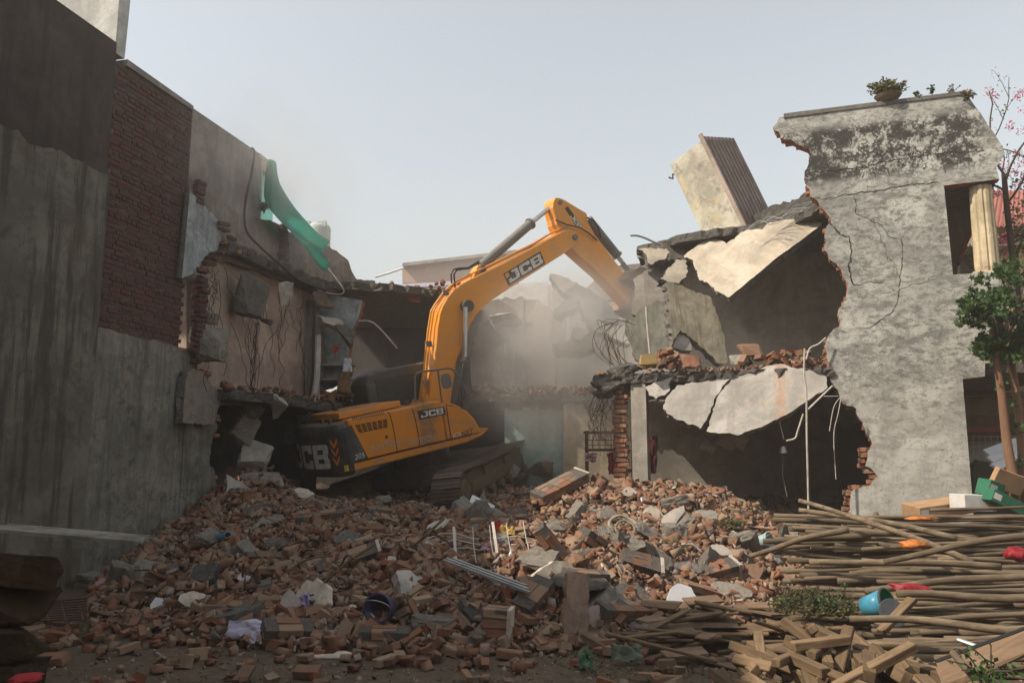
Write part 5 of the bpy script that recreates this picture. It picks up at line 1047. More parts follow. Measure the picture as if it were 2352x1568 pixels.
# ------------------------------------------------------------------ pole stack
rl = random.Random(33)
def pole_mesh(i, L, r0):
    r = random.Random(700+i); n = 13; P_ = []; rs = []; b = r.uniform(-.07, .07); c = r.uniform(-.02, .02)
    for k in range(n):
        t = k/(n-1); P_.append((L*(t-.0), b*math.sin(t*3.1)*.8+c*math.sin(t*7+i)+r.uniform(-.006, .006), .5*b*math.sin(t*2.3+i)*.7+r.uniform(-.006, .006)))
        rs.append(r0*(1-.32*t)*(1+(r.uniform(.05, .16) if r.random() < .35 else 0)))
    g = G().tube(P_, rs, 9); return mesh_of('wooden_pole', g.V, g.F, m_pole, True)
pm = [pole_mesh(i, rl.uniform(3.1, 4.3), rl.uniform(.016, .031)) for i in range(22)]
m_endw = plain('cut_wood', (.55, .42, .25), .9)
def pile_z(y): return float(np.interp(y, [6.3, 6.8, 7.6, 8.6, 9.6, 10.1], [.05, .2, .45, .78, 1.08, 1.0]))
POS = 'barkless wooden pole in the long stack at the right'
k_ = 0
for i in range(270):
    y = rl.uniform(6.45, 10.0); lay = rl.random()**.55; z_ = pile_z(y)*lay+.03
    up_ = y > 7.6
    x0 = (2.55+.30*(y-7.6)+rl.uniform(-.1, .9)) if up_ else rl.uniform(2.55, 3.5)
    if rl.random() < .25: x0 += rl.uniform(.3, 1.2)
    a = rl.gauss(.02, .09); tilt = rl.gauss(0, .03)
    inst('wooden_pole', rl.choice(pm), M4((x0, y, z_), rotm(0, tilt, a) @ rotm(rl.uniform(0, 6.28), 0, 0)), None, POS, 'pole', 'poles in the stack')
def pole(label, a, b, r0, r1, bend=.05, seed=0):
    a, b = np.array(a), np.array(b); r = random.Random(seed); n = 14; d = b-a; P_ = []
    for k in range(n): t = k/(n-1); P_.append(a+d*t+np.array([0, 0, bend*math.sin(t*math.pi)+.006*math.sin(t*9+seed)])+np.array([0, .012*math.sin(t*6+seed), 0]))
    g = G().tube(P_, [r0+(r1-r0)*k/(n-1) for k in range(n)], 10); me = mesh_of('wooden_pole', [Vector(v) for v in g.V], g.F, m_pole, True)
    return inst('wooden_pole', me, Matrix.Identity(4), None, label, 'pole', 'poles in the stack')
pole('long crooked pole on top of the stack, its tip raised to the left', at(1836, 1150, 9.0), at(2235, 1290, 7.8), .024, .033, .035, 1)
pole('second raised pole tip just below the longest crooked one', at(1836, 1172, 9.2), at(2200, 1235, 8.4), .026, .034, .03, 2)
pole('thick pole crossing the stack and rising to the right edge', at(2030, 1290, 7.6), at(2420, 1222, 7.2), .026, .036, .03, 3)
pole('straight pole end above the brush', at(1985, 1355, 7.2), at(2420, 1320, 7.0), .03, .034, .02, 4)
pole('lowest long pole lying across the front of the stack', at(1950, 1418, 6.0), at(2420, 1462, 5.6), .024, .032, .025, 5)
pole('pole with pale sawn end pointing left in the lower stack', at(2060, 1362, 6.6), at(2420, 1378, 6.4), .03, .034, .0, 6)
pole('pole end sticking up behind the stack by the wall', at(2000, 1215, 9.4), at(2012, 1180, 9.7), .035, .035, .0, 7)
pole('smooth middle pole with blunt end at the left', at(1860, 1292, 8.0), at(2300, 1300, 7.7), .03, .034, .02, 8)
pole('slim pole slanting out of the left side of the stack', at(1722, 1278, 8.8), at(1950, 1215, 8.6), .026, .035, .03, 9)
pole('pole jutting out low at the far left of the stack', at(1752, 1242, 9.0), at(2000, 1228, 8.7), .03, .036, .0, 10)
# ------------------------------------------------------------------ sawn timber blocks
def timber_mesh(i, L, w, h):
    r = random.Random(800+i); bm = bmesh.new(); bmesh.ops.create_cube(bm, size=1)
    for v in bm.verts: v.co = Vector((v.co.x*L, v.co.y*w*r.uniform(.93, 1.05), v.co.z*h*r.uniform(.93, 1.05)))
    bmesh.ops.bevel(bm, geom=bm.edges[:], offset=.006, segments=1, affect='EDGES'); bm.verts.index_update()
    V = [v.co[:] for v in bm.verts]; Fs = [[v.index for v in f.verts] for f in bm.faces]; bm.free(); return mesh_of('timber_block', V, Fs, m_wood)
tm = [timber_mesh(i, rl.uniform(.3, .75), rl.uniform(.06, .09), rl.uniform(.055, .085)) for i in range(12)]
for i in range(120):
    x = rl.uniform(1.5, 3.05); y = rl.uniform(4.9, 6.1); h = .42*max(0, 1-((x-2.3)/1.0)**2)*min(1, (y-4.2)/1.2); z_ = rl.uniform(.15, 1)*h+.03
    inst('timber_block', rl.choice(tm), M4((x, y, z_), rotm(rl.gauss(0, .35), rl.gauss(0, .14), math.pi/2+rl.gauss(.05, .3))), None, 'sawn square timber offcut in the heap at the bottom right', 'timber', 'timber offcuts in the front heap')
for i, (u, v, Y, L, ry, rz, l_) in enumerate([(2010, 1530, 5.2, .62, -.35, .25, 'long square batten lying across the timber offcuts, rising right'), (1862, 1470, 5.8, .45, .5, -.7, 'short batten leaning left on the timber heap'), (1935, 1500, 5.6, .45, -.7, .9, 'flat batten propped steeply in the timber heap'), (2060, 1412, 6.1, .4, -.55, .4, 'flat brown board scrap leaning on the front pole'), (1885, 1475, 5.6, .4, -.1, .1, 'small level batten on top of the timber heap')]):
    me = timber_mesh(50+i, L, .08, .04 if i in (2, 3) else .06); inst('timber_batten', me, M4(at(u, v, Y), rotm(0, ry, rz)), None, l_, 'timber')
# low flat planks right of the timber heap
for i in range(14):
    y = 4.9+rl.random()*.5; x = rl.uniform(2.1, 3.2); me = timber_mesh(80+i, rl.uniform(.6, 1.2), .08, .02)
    inst('flat_plank', me, M4((x, y, .05+.03*i/2), rotm(0, rl.gauss(0, .05), rl.gauss(0, .12))), None, 'thin flat plank lying level under the timber offcuts', 'plank', 'thin planks under the timber')
# ------------------------------------------------------------------ plywood scraps
for i in range(64):
    x = rl.uniform(1.05, 3.2); y = rl.uniform(6.75, 8.3)-.1*(x-2); w, h = rl.uniform(.18, .5), rl.uniform(.12, .3); r = random.Random(i)
    if not (x > 1.0+.8*(y-6.75)*.4): continue
    pts = [(-w/2, -h/2), (w/2*r.uniform(.8, 1), -h/2*r.uniform(.7, 1)), (w/2, h/2*r.uniform(.7, 1)), (-w/2*r.uniform(.7, 1), h/2)]
    z_ = .03+.16*rl.random()+.12*max(0, min(1, (y-7)))
    G().prism(ccw(pts), 0, .014).mk('plywood_scrap', m_ply, None, M4((x, y, z_), rotm(-math.pi/2+rl.gauss(.1, .16), rl.gauss(0, .16), 0) if False else rotm(0, 0, rl.uniform(0, 6.28)) @ rotm(-math.pi/2+rl.gauss(0, .16), 0, 0) @ rotm(0, rl.gauss(0, .12), 0)), label='torn plywood scrap scattered between heap and timber', cat='plywood', group='plywood scraps')
for i in range(26):
    x = rl.uniform(1.1, 3.1); y = rl.uniform(6.7, 8.0); me = timber_mesh(120+i, rl.uniform(.4, 1.0), .05, .025)
    inst('wood_splinter', me, M4((x, y, .04+.22*rl.random()), rotm(rl.gauss(0, .2), rl.gauss(0, .14), rl.gauss(0, .5))), None, 'thin splintered lath lying among the plywood scraps', 'lath', 'laths among the plywood')
# big board with dark edge, bottom right corner
bf = three(at(2165, 1560, 4.5), at(2420, 1430, 4.7), at(2180, 1500, 4.75))
o = slab('plywood_board', bf, [(2168, 1572, 0), (2420, 1470, 0), (2420, 1420, 0), (2150, 1520, 0)], .02, m_ply, 2, label='large plywood board slanting in the bottom right corner', cat='board')
a = bf.px(2150, 1520); b = bf.px(2420, 1420); G().tube([bf.w(a[0], -.004, a[1]), bf.w(b[0], -.004, b[1])], .012, 6).mk('edge_strip', m_cable, o)
pole('pale stick crossing the corner of the slanting board', at(2190, 1500, 4.5), at(2262, 1580, 4.3), .018, .03, 0, 21)
for i in range(3): G().tube([at(2200+i*12, 1468+i*7, 5.2), at(2292, 1500+i*6, 5.0)], .014, 8).mk('steel_tube', m_steel, label='bright steel tube lying behind the slanting board', cat='tube', group='steel tubes behind the board')
# ------------------------------------------------------------------ things on the poles
m_orb = plain('orange_foil', (.50, .16, .03), .45, 0, .7, 9); m_rednet = plain('red_net', (.30, .015, .025), .5, 0, .7, 16)
def puffy(name, label, u, v, Y, sx, sy, sz, mat, seed, cat='bag', rot=(0, 0, 0)):
    bm = bmesh.new(); bmesh.ops.create_icosphere(bm, subdivisions=3, radius=.5)
    for q in bm.verts:
        f = 1+.35*mnoise.noise(q.co*3+Vector((seed, 0, 0)))+.16*mnoise.noise(q.co*8+Vector((seed, 3, 0))); q.co = Vector((q.co.x*sx*f, q.co.y*sy*f, q.co.z*sz*f))
    bm.verts.index_update(); V = np.array([q.co[:] for q in bm.verts]) @ rotm(*rot).T+at(u, v, Y); Fs = [[q.index for q in f.verts] for f in bm.faces]; bm.free()
    return mk(name, V, Fs, mat, smooth=True, label=label, cat=cat)
puffy('plastic_bag', 'crumpled orange plastic packet in the middle of the poles', 2098, 1250, 7.9, .27, .16, .09, m_orb, 1)
puffy('plastic_bag', 'flat orange packet near the top of the pole stack', 2118, 1190, 8.8, .34, .2, .05, m_orb, 2)
puffy('net_bag', 'red net bag squeezed between the poles above the bucket', 2095, 1352, 6.9, .40, .16, .09, m_rednet, 3, rot=(0, .12, 0))
puffy('red_bag', 'red patterned packet at the right edge on the poles', 2338, 1272, 7.1, .22, .2, .12, m_rednet, 4)
p = at(2022, 1400, 6.45); root = empty('paint_bucket', p, 'blue bucket lying open among the poles with green inside', 'bucket', None, M4(p+np.array([-.08, .1, 0]), rotm(1.2, .35, .55)))
G().lathe([(0.001, -.001), (.075, 0), (.105, .2), (.10, .2), (.072, .01), (0.001, .01)], 26, cap=False).mk('shell', plain('blue_plastic', (.06, .25, .36), .35), root, local=True, smooth=True)
G().lathe([(.098, .203), (.084, .1), (.066, .02), (0.001, .015)], 26, cap=False).mk('lining', plain('green_bag', (.03, .33, .16), .35, 0, .5, 20), root, local=True, smooth=True)
G().lathe([(.105, .185), (.112, .19), (.112, .205), (.10, .206)], 26, cap=False).mk('rim', plain('bucket_rim', (.05, .06, .06), .4), root, local=True)
p = at(2048, 1408, 6.3); G().lathe([(0.001, .0), (.10, .0), (.108, .008), (.108, .022), (.10, .024), (0.001, .02)], 26, cap=False).mk('round_cover', plain('grey_lid', (.07, .075, .08), .5), None, M4(p, rotm(1.15, -.15, .2)), label='dark grey round lid leaning beside the blue bucket', cat='lid')
# boxes behind the pole stack
def carton(name, label, u, v, Y, dims, rot, mat, cat='box', lid=None):
    o = bevel(G().box((-dims[0]/2, -dims[1]/2, 0), (dims[0]/2, dims[1]/2, dims[2])).mk(name, mat, None, M4(at(u, v, Y), rotm(*rot)), label=label, cat=cat), .006)
    if lid: G().box((-dims[0]/2+.02, -dims[1]/2-.003, dims[2]*.25), (-dims[0]/2+.12, -dims[1]/2-.0005, dims[2]*.75)).mk('label_patch', lid, o, local=True)
    return o
m_card = plain('cardboard', (.36, .22, .12), .9); m_gbox = plain('green_carton', (.025, .13, .07), .6); m_whbag = plain('white_wrap', (.58, .55, .51), .5, 0, .2)
carton('cardboard_box', 'flat brown carton behind the pole stack by the wall foot', 2155, 1180, 10.6, (.75, .4, .16), (.1, -.12, .1), m_card, lid=m_whbag)
carton('wrapped_parcel', 'white plastic wrapped parcel on the poles behind', 2235, 1172, 10.2, (.42, .3, .2), (0, .03, .1), m_whbag)
carton('green_box', 'green carton with white strip leaning over the parcel', 2270, 1140, 10.2, (.24, .2, .2), (.1, .3, .3), m_gbox, lid=m_whbag)
carton('green_box', 'long green and grey carton sliding off the parcel', 2300, 1165, 10.0, (.45, .2, .15), (0, .45, .1), m_gbox, lid=m_whbag)
carton('cardboard_box', 'open brown carton leaning behind the green box', 2305, 1125, 10.8, (.42, .1, .26), (.3, .35, .1), m_card)
# shop sheets and mesh behind
g = G(); fm_ = cf(2280, 1040, 13.5)
for u in range(2235, 2345, 14): a, b = fm_.px(u, 1060), fm_.px(u, 1000); g.tube([fm_.w(a[0], 0, a[1]), fm_.w(b[0], 0, b[1])], .006, 4)
for v in range(1002, 1062, 12): a, b = fm_.px(2232, v), fm_.px(2352, v); g.tube([fm_.w(a[0], 0, a[1]), fm_.w(b[0], 0, b[1])], .006, 4)
g.mk('wire_fence', m_steel, label='wire mesh fence seen through the lower opening at the right', cat='fence')
for i in range(3): slab('white_sheet', cf(2300, 1030, 12.8, .2, .6), [(2258+i*9, 1032+i*16, 0), (2330, 1005+i*16, 0), (2352, 1015+i*16, 0), (2275+i*9, 1046+i*16, 0)], .03, m_white, i, label='white sheet stacked on a slant behind the slim trunks', cat='sheet', group='white sheets behind the trunks')
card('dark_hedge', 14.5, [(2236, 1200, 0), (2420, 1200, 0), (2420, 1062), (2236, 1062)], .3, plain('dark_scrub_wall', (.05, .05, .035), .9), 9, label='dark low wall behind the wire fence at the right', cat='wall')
# ------------------------------------------------------------------ brick pier with board, near left corner
m_mudb = brickm('mud_brick', [(.035, .02, .010), (.05, .028, .013), (.03, .018, .009)], (.05, .035, .02), .5)
p0 = at(40, 1400, 3.6); root = empty('brick_stand', (p0[0], p0[1], 0), 'rough mud brick pier at the lower left corner', 'brick pier'); rb = random.Random(12)
for k in range(9):
    for j in range(2):
        V, Fs = rock(1200+k*2+j, 30, sub=2, amp=.05); V = V*np.array([.34, .24, .15]); z_ = .07+k*.142
        mk('brick', V @ rotm(rb.gauss(0, .05), rb.gauss(0, .05), rb.gauss(0, .12)).T+np.array([p0[0]-.02+rb.uniform(-.035, .035)-j*.31, p0[1]+rb.uniform(-.02, .02), z_]), Fs, m_mudb, root)
m_sheet = plain('old_cement_sheet', (.22, .20, .165), .95, 0, .5, 5, .5)
q0, q1 = at(-40, 1212, 3.5), at(318, 1243, 3.35); d = q1-q0; n = 40; V = []
for k in range(n+1):
    for j in range(2): t = k/n; w_ = q0+d*t+np.array([.0, .55*j, .01*j]); V.append(w_+np.array([0, 0, .0]))
pr = []
for j in range(25): yy = j/24; pr.append((yy*.22, .006*math.sin(yy*18)))
V = []
for t in (0, 1):
    for y_, z_ in pr: w_ = q0+d*t*(1-.25*y_); V.append((w_[0], w_[1]+y_, w_[2]+z_))
m_ = len(pr); V2 = [(a, b, c-.014) for a, b, c in V]
Fs = [(k, k+1, m_+k+1, m_+k) for k in range(m_-1)]; F2 = [(2*m_+f[3], 2*m_+f[2], 2*m_+f[1], 2*m_+f[0]) for f in Fs]
side = [(0, m_, 3*m_, 2*m_), (m_-1, 3*m_-1, 4*m_-1, 2*m_-1)]+[(m_+k, m_+k+1, 3*m_+k+1, 3*m_+k) for k in range(m_-1)]
mk('roof_sheet', V+V2, Fs+F2+side, m_sheet, label='thin corrugated sheet resting on the mud brick pier', cat='roof sheet')
puffy('red_cloth', 'red cloth bundle at the bottom left corner', 60, 1556, 3.3, .12, .12, .03, m_red, 8, 'cloth')
g = G()
for k in range(9): g.tube([at(88, 1384+k*5, 8.6-.12*k), at(200, 1372+k*6, 8.7-.12*k)], .012, 4)
for k in range(3): g.tube([at(100+k*40, 1378, 8.75), at(110+k*40, 1425, 7.6)], .012, 4)
g.mk('metal_grate', m_rebar, label='dark metal grate lying in the shade at the left', cat='grate')
# ------------------------------------------------------------------ cables, rods, sticks
rc = random.Random(55)
def smooth(P, k=4):
    P = [np.array(p, float) for p in P]; Q = [P[0]*2-P[1]]+P+[P[-1]*2-P[-2]]; out = []
    for i in range(1, len(Q)-2):
        a, b, c, d = Q[i-1:i+3]
        for j in range(k): t = j/k; out.append(.5*(2*b+(c-a)*t+(2*a-5*b+4*c-d)*t*t+(3*b-a-3*c+d)*t**3))
    return out+[P[-1]]
def wire(name, label, pts, r, mat, cat='cable', group=None, n=6, par=None):
    if len(pts) > 2: pts = smooth(pts)
    return G().tube(pts, r, n).mk(name, mat, par, label=label, cat=cat, group=group) if par is None else G().tube(pts, r, n).mk(name, mat, par)
def sag(a, b, k=7, j=.05): 
    a, b = np.array(a), np.array(b); return [a+(b-a)*t+np.array([rc.uniform(-j, j), rc.uniform(-j, j), -.0])*(1 if 0 < i < k else 0) for i, t in enumerate(np.linspace(0, 1, k+1))]
for i in range(30):
    u = rc.uniform(460, 712); Y = 12.9+(u-460)*.0155; v0 = 585+(u-520)*.3+rc.uniform(0, 90); v1 = v0+rc.uniform(70, 260)
    wire('dangling_cable', 'thin dark cable dangling in front of the pink room wall', sag(at(u, v0, Y), at(u+rc.uniform(-45, 30), min(v1, 900), Y), 8, .06), .005, m_cable, group='cables before the pink wall', n=5)
for i in range(9):
    u = rc.uniform(540, 600); wire('dangling_cable', 'thin dark cable running from the torn floor up to the hanging lump', sag(at(575+rc.uniform(-6, 8), 895, 14.2), at(u+rc.uniform(-60, 60), 740, 14.3), 7, .05), .005, m_cable, group='cables under the hanging lump', n=5)
for i in range(26):
    u = rc.uniform(1370, 1425); v0 = rc.uniform(880, 905); v1 = rc.uniform(930, 1050); P_ = [at(u, v0, 13.8), at(u+rc.uniform(-25, 12), (v0+v1)/2-15, 13.75), at(u+rc.uniform(-40, 10), (v0+v1)/2+20, 13.7), at(u+rc.uniform(-30, 15), v1, 13.7)]
    wire('tangled_wire', 'rusty wire hanging in a tangle left of the brick pillar', P_, .0045, m_rebar, 'wire', 'wires by the brick pillar', 5)
for i in range(16):
    u = rc.uniform(1400, 1450); P_ = [at(u, rc.uniform(830, 850), 14.0), at(u-rc.uniform(5, 40), rc.uniform(770, 810), 13.9), at(u-rc.uniform(-10, 45), rc.uniform(735, 770), 13.9), at(u+rc.uniform(-10, 20), rc.uniform(730, 750), 14)]
    wire('bent_rod', 'thin bent rod sprouting from the first floor slab corner', P_, .0045, m_rebar, 'rod', 'rods at the slab corner', 5)
for i in range(22):
    u = rc.uniform(1710, 1880); v = 522-(u-1710)*.3+rc.uniform(-6, 12); wire('bent_rod', 'thin steel rod spanning the broken roof edge', [at(u, v, 14.1), at(u+rc.uniform(15, 35), v-rc.uniform(6, 24), 14.0), at(u+rc.uniform(40, 70), v-rc.uniform(12, 40), 13.7)], .006, m_steel, 'rod', 'rods in the roof edge', 4)
def rod(label, pts, r, mat, Y, cat='rod', name='bent_rod'): return wire(name, label, [at(u, v, Y) for u, v in pts], r, mat, cat, None, 7)
rod('curved rod arching into the sky above the bucket', [(1448, 541), (1462, 541), (1480, 546), (1500, 555), (1520, 563)], .022, m_steel, 15.5)
rod('pale bent stick arching out of the dark upper room', [(822, 737), (850, 738), (870, 752), (892, 776), (912, 800)], .018, m_pvc, 17.2)
rod('thin grey arching rod in the dark upper room', [(862, 760), (880, 790), (888, 840), (886, 900)], .012, m_rebar, 18)
rod('black drain pipe standing at the pink wall corner', [(722, 690), (721, 760), (719, 850), (712, 905), (704, 950)], .03, m_cable, 16.4, 'pipe', 'drain_pipe')
rod('pale slanting post behind the black drain pipe', [(730, 770), (728, 850), (722, 905), (708, 960)], .07, m_pl_white, 16.8, 'post', 'wooden_post')
rod('thick black cable running down the grey wall to the net', [(578, 340), (584, 350), (578, 395), (568, 440), (561, 490), (566, 530), (590, 560), (640, 605), (690, 645), (750, 668)], .022, m_cable, 13.9, 'cable', 'black_cable')
rod('pale cable loop on the parapet under the green net', [(640, 590), (680, 630), (730, 665), (772, 676), (790, 668), (765, 630), (735, 595), (722, 590)], .014, m_pvc, 16.6, 'cable', 'pale_cable')
cd = [(1848, 800), (1847, 860), (1852, 900), (1853, 1000), (1855, 1080), (1857, 1180)]
rod('tall thin pole standing before the lower room, white above', cd, .015, m_pvc, 12.2, 'pole', 'thin_pole')
rod('white pipe leaning from the tall thin pole to the wall', [(1856, 940), (1912, 886)], .015, m_pvc, 12.2, 'pipe', 'white_pipe')
rod('white pipe bent like an elbow beside the thin pole', [(1845, 950), (1832, 990), (1826, 1006), (1806, 1012)], .014, m_pvc, 12.3, 'pipe', 'white_pipe')
rod('thin white stick hanging under the large slab', [(1788, 960), (1800, 1008)], .012, m_pvc, 12.8, 'stick', 'thin_stick')
rod('bent white rod on the corner of the upper floor', [(1897, 775), (1880, 790), (1860, 800), (1852, 825)], .013, m_pvc, 12.5, 'pipe', 'white_pipe')
for i, pts in enumerate([[(1930, 912), (1915, 935), (1905, 990)], [(1932, 912), (1925, 950), (1915, 1000), (1920, 1100)]]): rod(['thin pale wire hanging at the broken wall edge', 'longer pale wire hanging below the broken wall edge'][i], pts, .007, m_pvc, 12.5, 'wire', 'hanging_wire')
rod('white bent plastic pipe on the sunny heap', [(1565, 1250), (1590, 1250), (1612, 1268)], .015, m_pvc, 10.2, 'pipe', 'white_pipe')
rod('thin rod standing in dust against the mossy slab', [(1484, 705), (1488, 760), (1493, 812)], .02, m_pvc, 13.8)
for i, pts in enumerate([[(1205, 690), (1204, 770)], [(1160, 790), (1165, 850), (1180, 910)], [(1140, 820), (1155, 880), (1153, 920)], [(1290, 700), (1280, 730)], [(1400, 900), (1360, 930)], [(1300, 985), (1290, 1020)]]): rod('thin stick standing in the dusty middle ruin, number %s from the boom' % ['first', 'second', 'third', 'fourth', 'fifth', 'sixth'][i], pts, .016, m_pvc, 18.6, 'stick', 'thin_stick')
for i in range(26):
    u, v = rc.uniform(300, 1500), rc.uniform(1190, 1440); p = on_heap(u, v); a = rc.uniform(0, 6.28); L = rc.uniform(.25, .7)
    wire('splinter', 'thin stick or rod poking out of the rubble', [p+np.array([0, 0, .02]), p+np.array([math.cos(a)*L*.5, .1*math.sin(a), .1+rc.uniform(0, .15)]), p+np.array([math.cos(a)*L, .2*math.sin(a), .08+rc.uniform(0, .28)])], rc.uniform(.006, .014), rc.choice((m_rebar, m_wood_dk, m_wood, m_wood)), 'stick', 'sticks in the rubble', 5)
for i, (u, v, du, dv, l_) in enumerate([(960, 1170, -60, 70, 'thin pale stick standing in the rubble near the track'), (1020, 1190, -85, 90, 'split pale stick below the track'), (300, 1380, 45, -80, 'pair of pale sticks lying at the shaded left'), (320, 1455, 22, -75, 'single pale stick standing in the dark lower left'), (590, 1370, -50, 75, 'curved reed bundle in the lower left rubble'), (770, 1250, -60, 45, 'grey wooden lath in the shaded heap'), (860, 1250, -120, 90, 'dark rod leaning in the shaded heap')]):
    a = on_heap(u+du, v+dv); b = on_heap(u, v); b = a+(at(u, v, a[1]+.2)-a); G().tube([a, (a+b)/2+np.array([0, 0, .03]), b], .016, 6).mk('long_stick', m_wood, label=l_, cat='stick')
# hanging lamp in the lower room
p = at(1799, 1040, 12.9); root = empty('lamp', p, 'small lamp shade dangling in the dark lower room', 'lamp')
mk('lamp_shade', *(lambda g: (np.array(g.V)*1.0+p, g.F))(G().lathe([(.01, .12), (.04, .1), (.07, .0), (.06, .0), (.03, .09)], 16, cap=False)), m_steel, root)
G().tube([p+np.array([0, 0, .12]), at(1800, 1010, 12.9)], .006, 5).mk('flex', m_cable, root); G().tube([p, at(1797, 1090, 12.9), at(1808, 1140, 12.9)], .003, 4).mk('pull_cord', m_pvc, root)
# shelf things in the left room
for i, (u, v, w, h, c, l_) in enumerate([(847, 888, .10, .34, (.62, .60, .56), 'white torn curtain strip standing in the dark room'), (798, 838, .2, .3, (.60, .60, .60), 'white crumpled sheet hanging from the shelf'), (771, 802, .12, .16, (.45, .04, .03), 'small red packet on the upper shelf'), (790, 880, .3, .4, (.20, .11, .05), 'brown garment hanging below the white sheet'), (728, 905, .12, .42, (.50, .45, .38), 'pale board standing by the black drain pipe'), (755, 910, .3, .2, (.22, .09, .04), 'reddish box at the foot of the shelves')]):
    p = at(u, v, 16.9); cloth('room_item', l_, [p+np.array([-w/2, 0, -h/2]), p+np.array([w/2, 0, -h/2]), p+np.array([w/2*.8, .05, h/2]), p+np.array([-w/2*.9, .05, h/2])], plain('room_item%d' % i, c, .85), 80+i, 8, .04, 'cloth' if i != 5 else 'box')
puffy('wrapped_bundle', 'pink bundle in a clear bag on the broken roof slab', 874, 662, 17.6, .28, .25, .2, plain('pink_bundle', (.55, .36, .37), .5, 0, .4, 12), 21, 'bundle')
cloth('pink_cloth', 'pink cloth caught on the edge of the roof slab', [at(932, 672, 18.0), at(962, 680, 18.0), at(966, 694, 18.0), at(940, 692, 18.0)], m_pinkc, 22)
# ------------------------------------------------------------------ green net and water tank
nt = N('green_shade_net'); a_ = nt.noise(3, 5, .6, .3); nt.b.inputs['Base Color'].default_value = (.02, .26, .19, 1); nt.b.inputs['Roughness'].default_value = .8
tr = nt.n('BsdfTranslucent'); tr.inputs[0].default_value = (.03, .42, .31, 1); ms = nt.n('MixShader'); ms.inputs[0].default_value = .45; nt.l(nt.b.outputs[0], ms.inputs[1]); nt.l(tr.outputs[0], ms.inputs[2])
tp_ = nt.n('BsdfTransparent'); m2 = nt.n('MixShader'); m2.inputs[0].default_value = .22; nt.l(ms.outputs[0], m2.inputs[1]); nt.l(tp_.outputs[0], m2.inputs[2]); nt.l(m2.outputs[0], nt.t.nodes['Material Output'].inputs[0])
L1 = [(626, 374, 14.6), (632, 405, 14.8), (645, 438, 15.0), (668, 475, 15.4), (695, 512, 15.9), (728, 543, 16.3), (758, 556, 16.5)]
L2 = [(625, 382, 14.55), (616, 430, 14.5), (605, 478, 14.5), (636, 512, 14.8), (680, 550, 15.5), (712, 588, 16), (744, 626, 16.3)]
V = []; n = 8
for (a, b) in zip(L1, L2):
    for k in range(n+1): t = k/n; q = at(*a)*(1-t)+at(*b)*t; V.append(q+np.array([.10*math.sin(t*7+a[0]*.02), -.12*math.sin(t*math.pi)+.05*math.sin(t*13+a[1]*.03), -.03*math.sin(t*9)+.03*math.sin(a[0]*.11+t*5)]))
net = mk('shade_net', V, [(i*(n+1)+k, i*(n+1)+k+1, (i+1)*(n+1)+k+1, (i+1)*(n+1)+k) for i in range(len(L1)-1) for k in range(n)], nt.m, smooth=True, label='green shade net hanging from the grey wall over the parapet', cat='net')
nb = mk('back_sheet', [at(598, 385, 15.0), at(628, 382, 15.2), at(626, 520, 15.3), at(640, 545, 15.4), at(598, 505, 15.0)], [(0, 1, 2, 3, 4)], nt.m, net)
sm = net.modifiers.new('s', 'SUBSURF'); sm.levels = sm.render_levels = 2; so = net.modifiers.new('t', 'SOLIDIFY'); so.thickness = .006
p = at(730, 562, 19.5); pf = []; rr_ = .62
for k in range(13): z_ = k*.1; pf += [(rr_+.02, z_), (rr_+.02, z_+.05), (rr_, z_+.055), (rr_, z_+.095)]
k_z = 1.3*.62
root = empty('water_tank', p+np.array([0, 0, -.25]), 'pale ribbed plastic water tank behind the green net', 'tank')
g = G().lathe([(.001, 0), (.34, 0)]+[(.30+(.014 if k % 2 else 0), .02+k*.055) for k in range(13)]+[(.29, .72), (.2, .78), (.001, .79)], 28, M=Matrix.Translation(p+np.array([0, 0, -.25])), cap=False); g.mk('shell', plain('pale_plastic', (.50, .54, .50), .55), root, smooth=True)
G().lathe([(.09, .76), (.1, .80), (.08, .83), (.001, .835)], 16, M=Matrix.Translation(p+np.array([.02, 0, -.25])), cap=False).mk('lid', m_cable, root)
for s_ in (-1, 1): G().box((p[0]+s_*.2-.05, p[1]-.25, p[2]+.40), (p[0]+s_*.2+.05, p[1]-.15, p[2]+.55)).mk('lug', plain('pale_lug', (.50, .54, .50), .55), root)
# ------------------------------------------------------------------ plants
def leafmat(name, c, c2): 
    s = N(name); r = s.island(); col = s.mix(r, c, c2); s.out(col, .55); t = s.n('BsdfTranslucent'); s.l(col, t.inputs[0]); m = s.n('MixShader'); m.inputs[0].default_value = .3
    s.l(s.b.outputs[0], m.inputs[1]); s.l(t.outputs[0], m.inputs[2]); s.l(m.outputs[0], s.t.nodes['Material Output'].inputs[0]); return s.m
m_leaf = leafmat('leaf', (.025, .06, .016), (.065, .115, .028)); m_leaf2 = leafmat('dry_leaf', (.10, .11, .035), (.17, .15, .05)); m_fl = leafmat('bract', (.50, .05, .16), (.55, .14, .26)); m_twig = plain('twig', (.085, .055, .045), .9); m_trunk = woodm('slim_trunk', (.36, .20, .115), (.22, .115, .065), 2)
LF_ = [(np.array([(0, 0, 0), (.3, .5, .08), (0, 1, 0), (-.3, .5, .08)]), [(0, 1, 2), (0, 2, 3)])]
LOB = []
for k in range(2):
    V_ = []; n = 10
    for i in range(n): a = 2*math.pi*i/n; q = .5 if i % 2 else .22; V_.append((q*math.sin(a), .5+q*math.cos(a), .06*math.cos(a*3)))
    V_.append((0, .5, .05)); LOB.append((np.array(V_), [(i, (i+1) % n, n) for i in range(n)]))
def leaves(name, pts, size, mat, parent, seed, var=None, tilt=1.0, **k):
    r = random.Random(seed); v = var or LF_; return scatter(name, v, [(r.randrange(len(v)), p, rotm(r.gauss(.3, tilt), r.gauss(0, tilt), r.uniform(0, 6.28)), size*r.uniform(.6, 1.3)) for p in pts], mat, parent=parent, **k)
rp = random.Random(91)
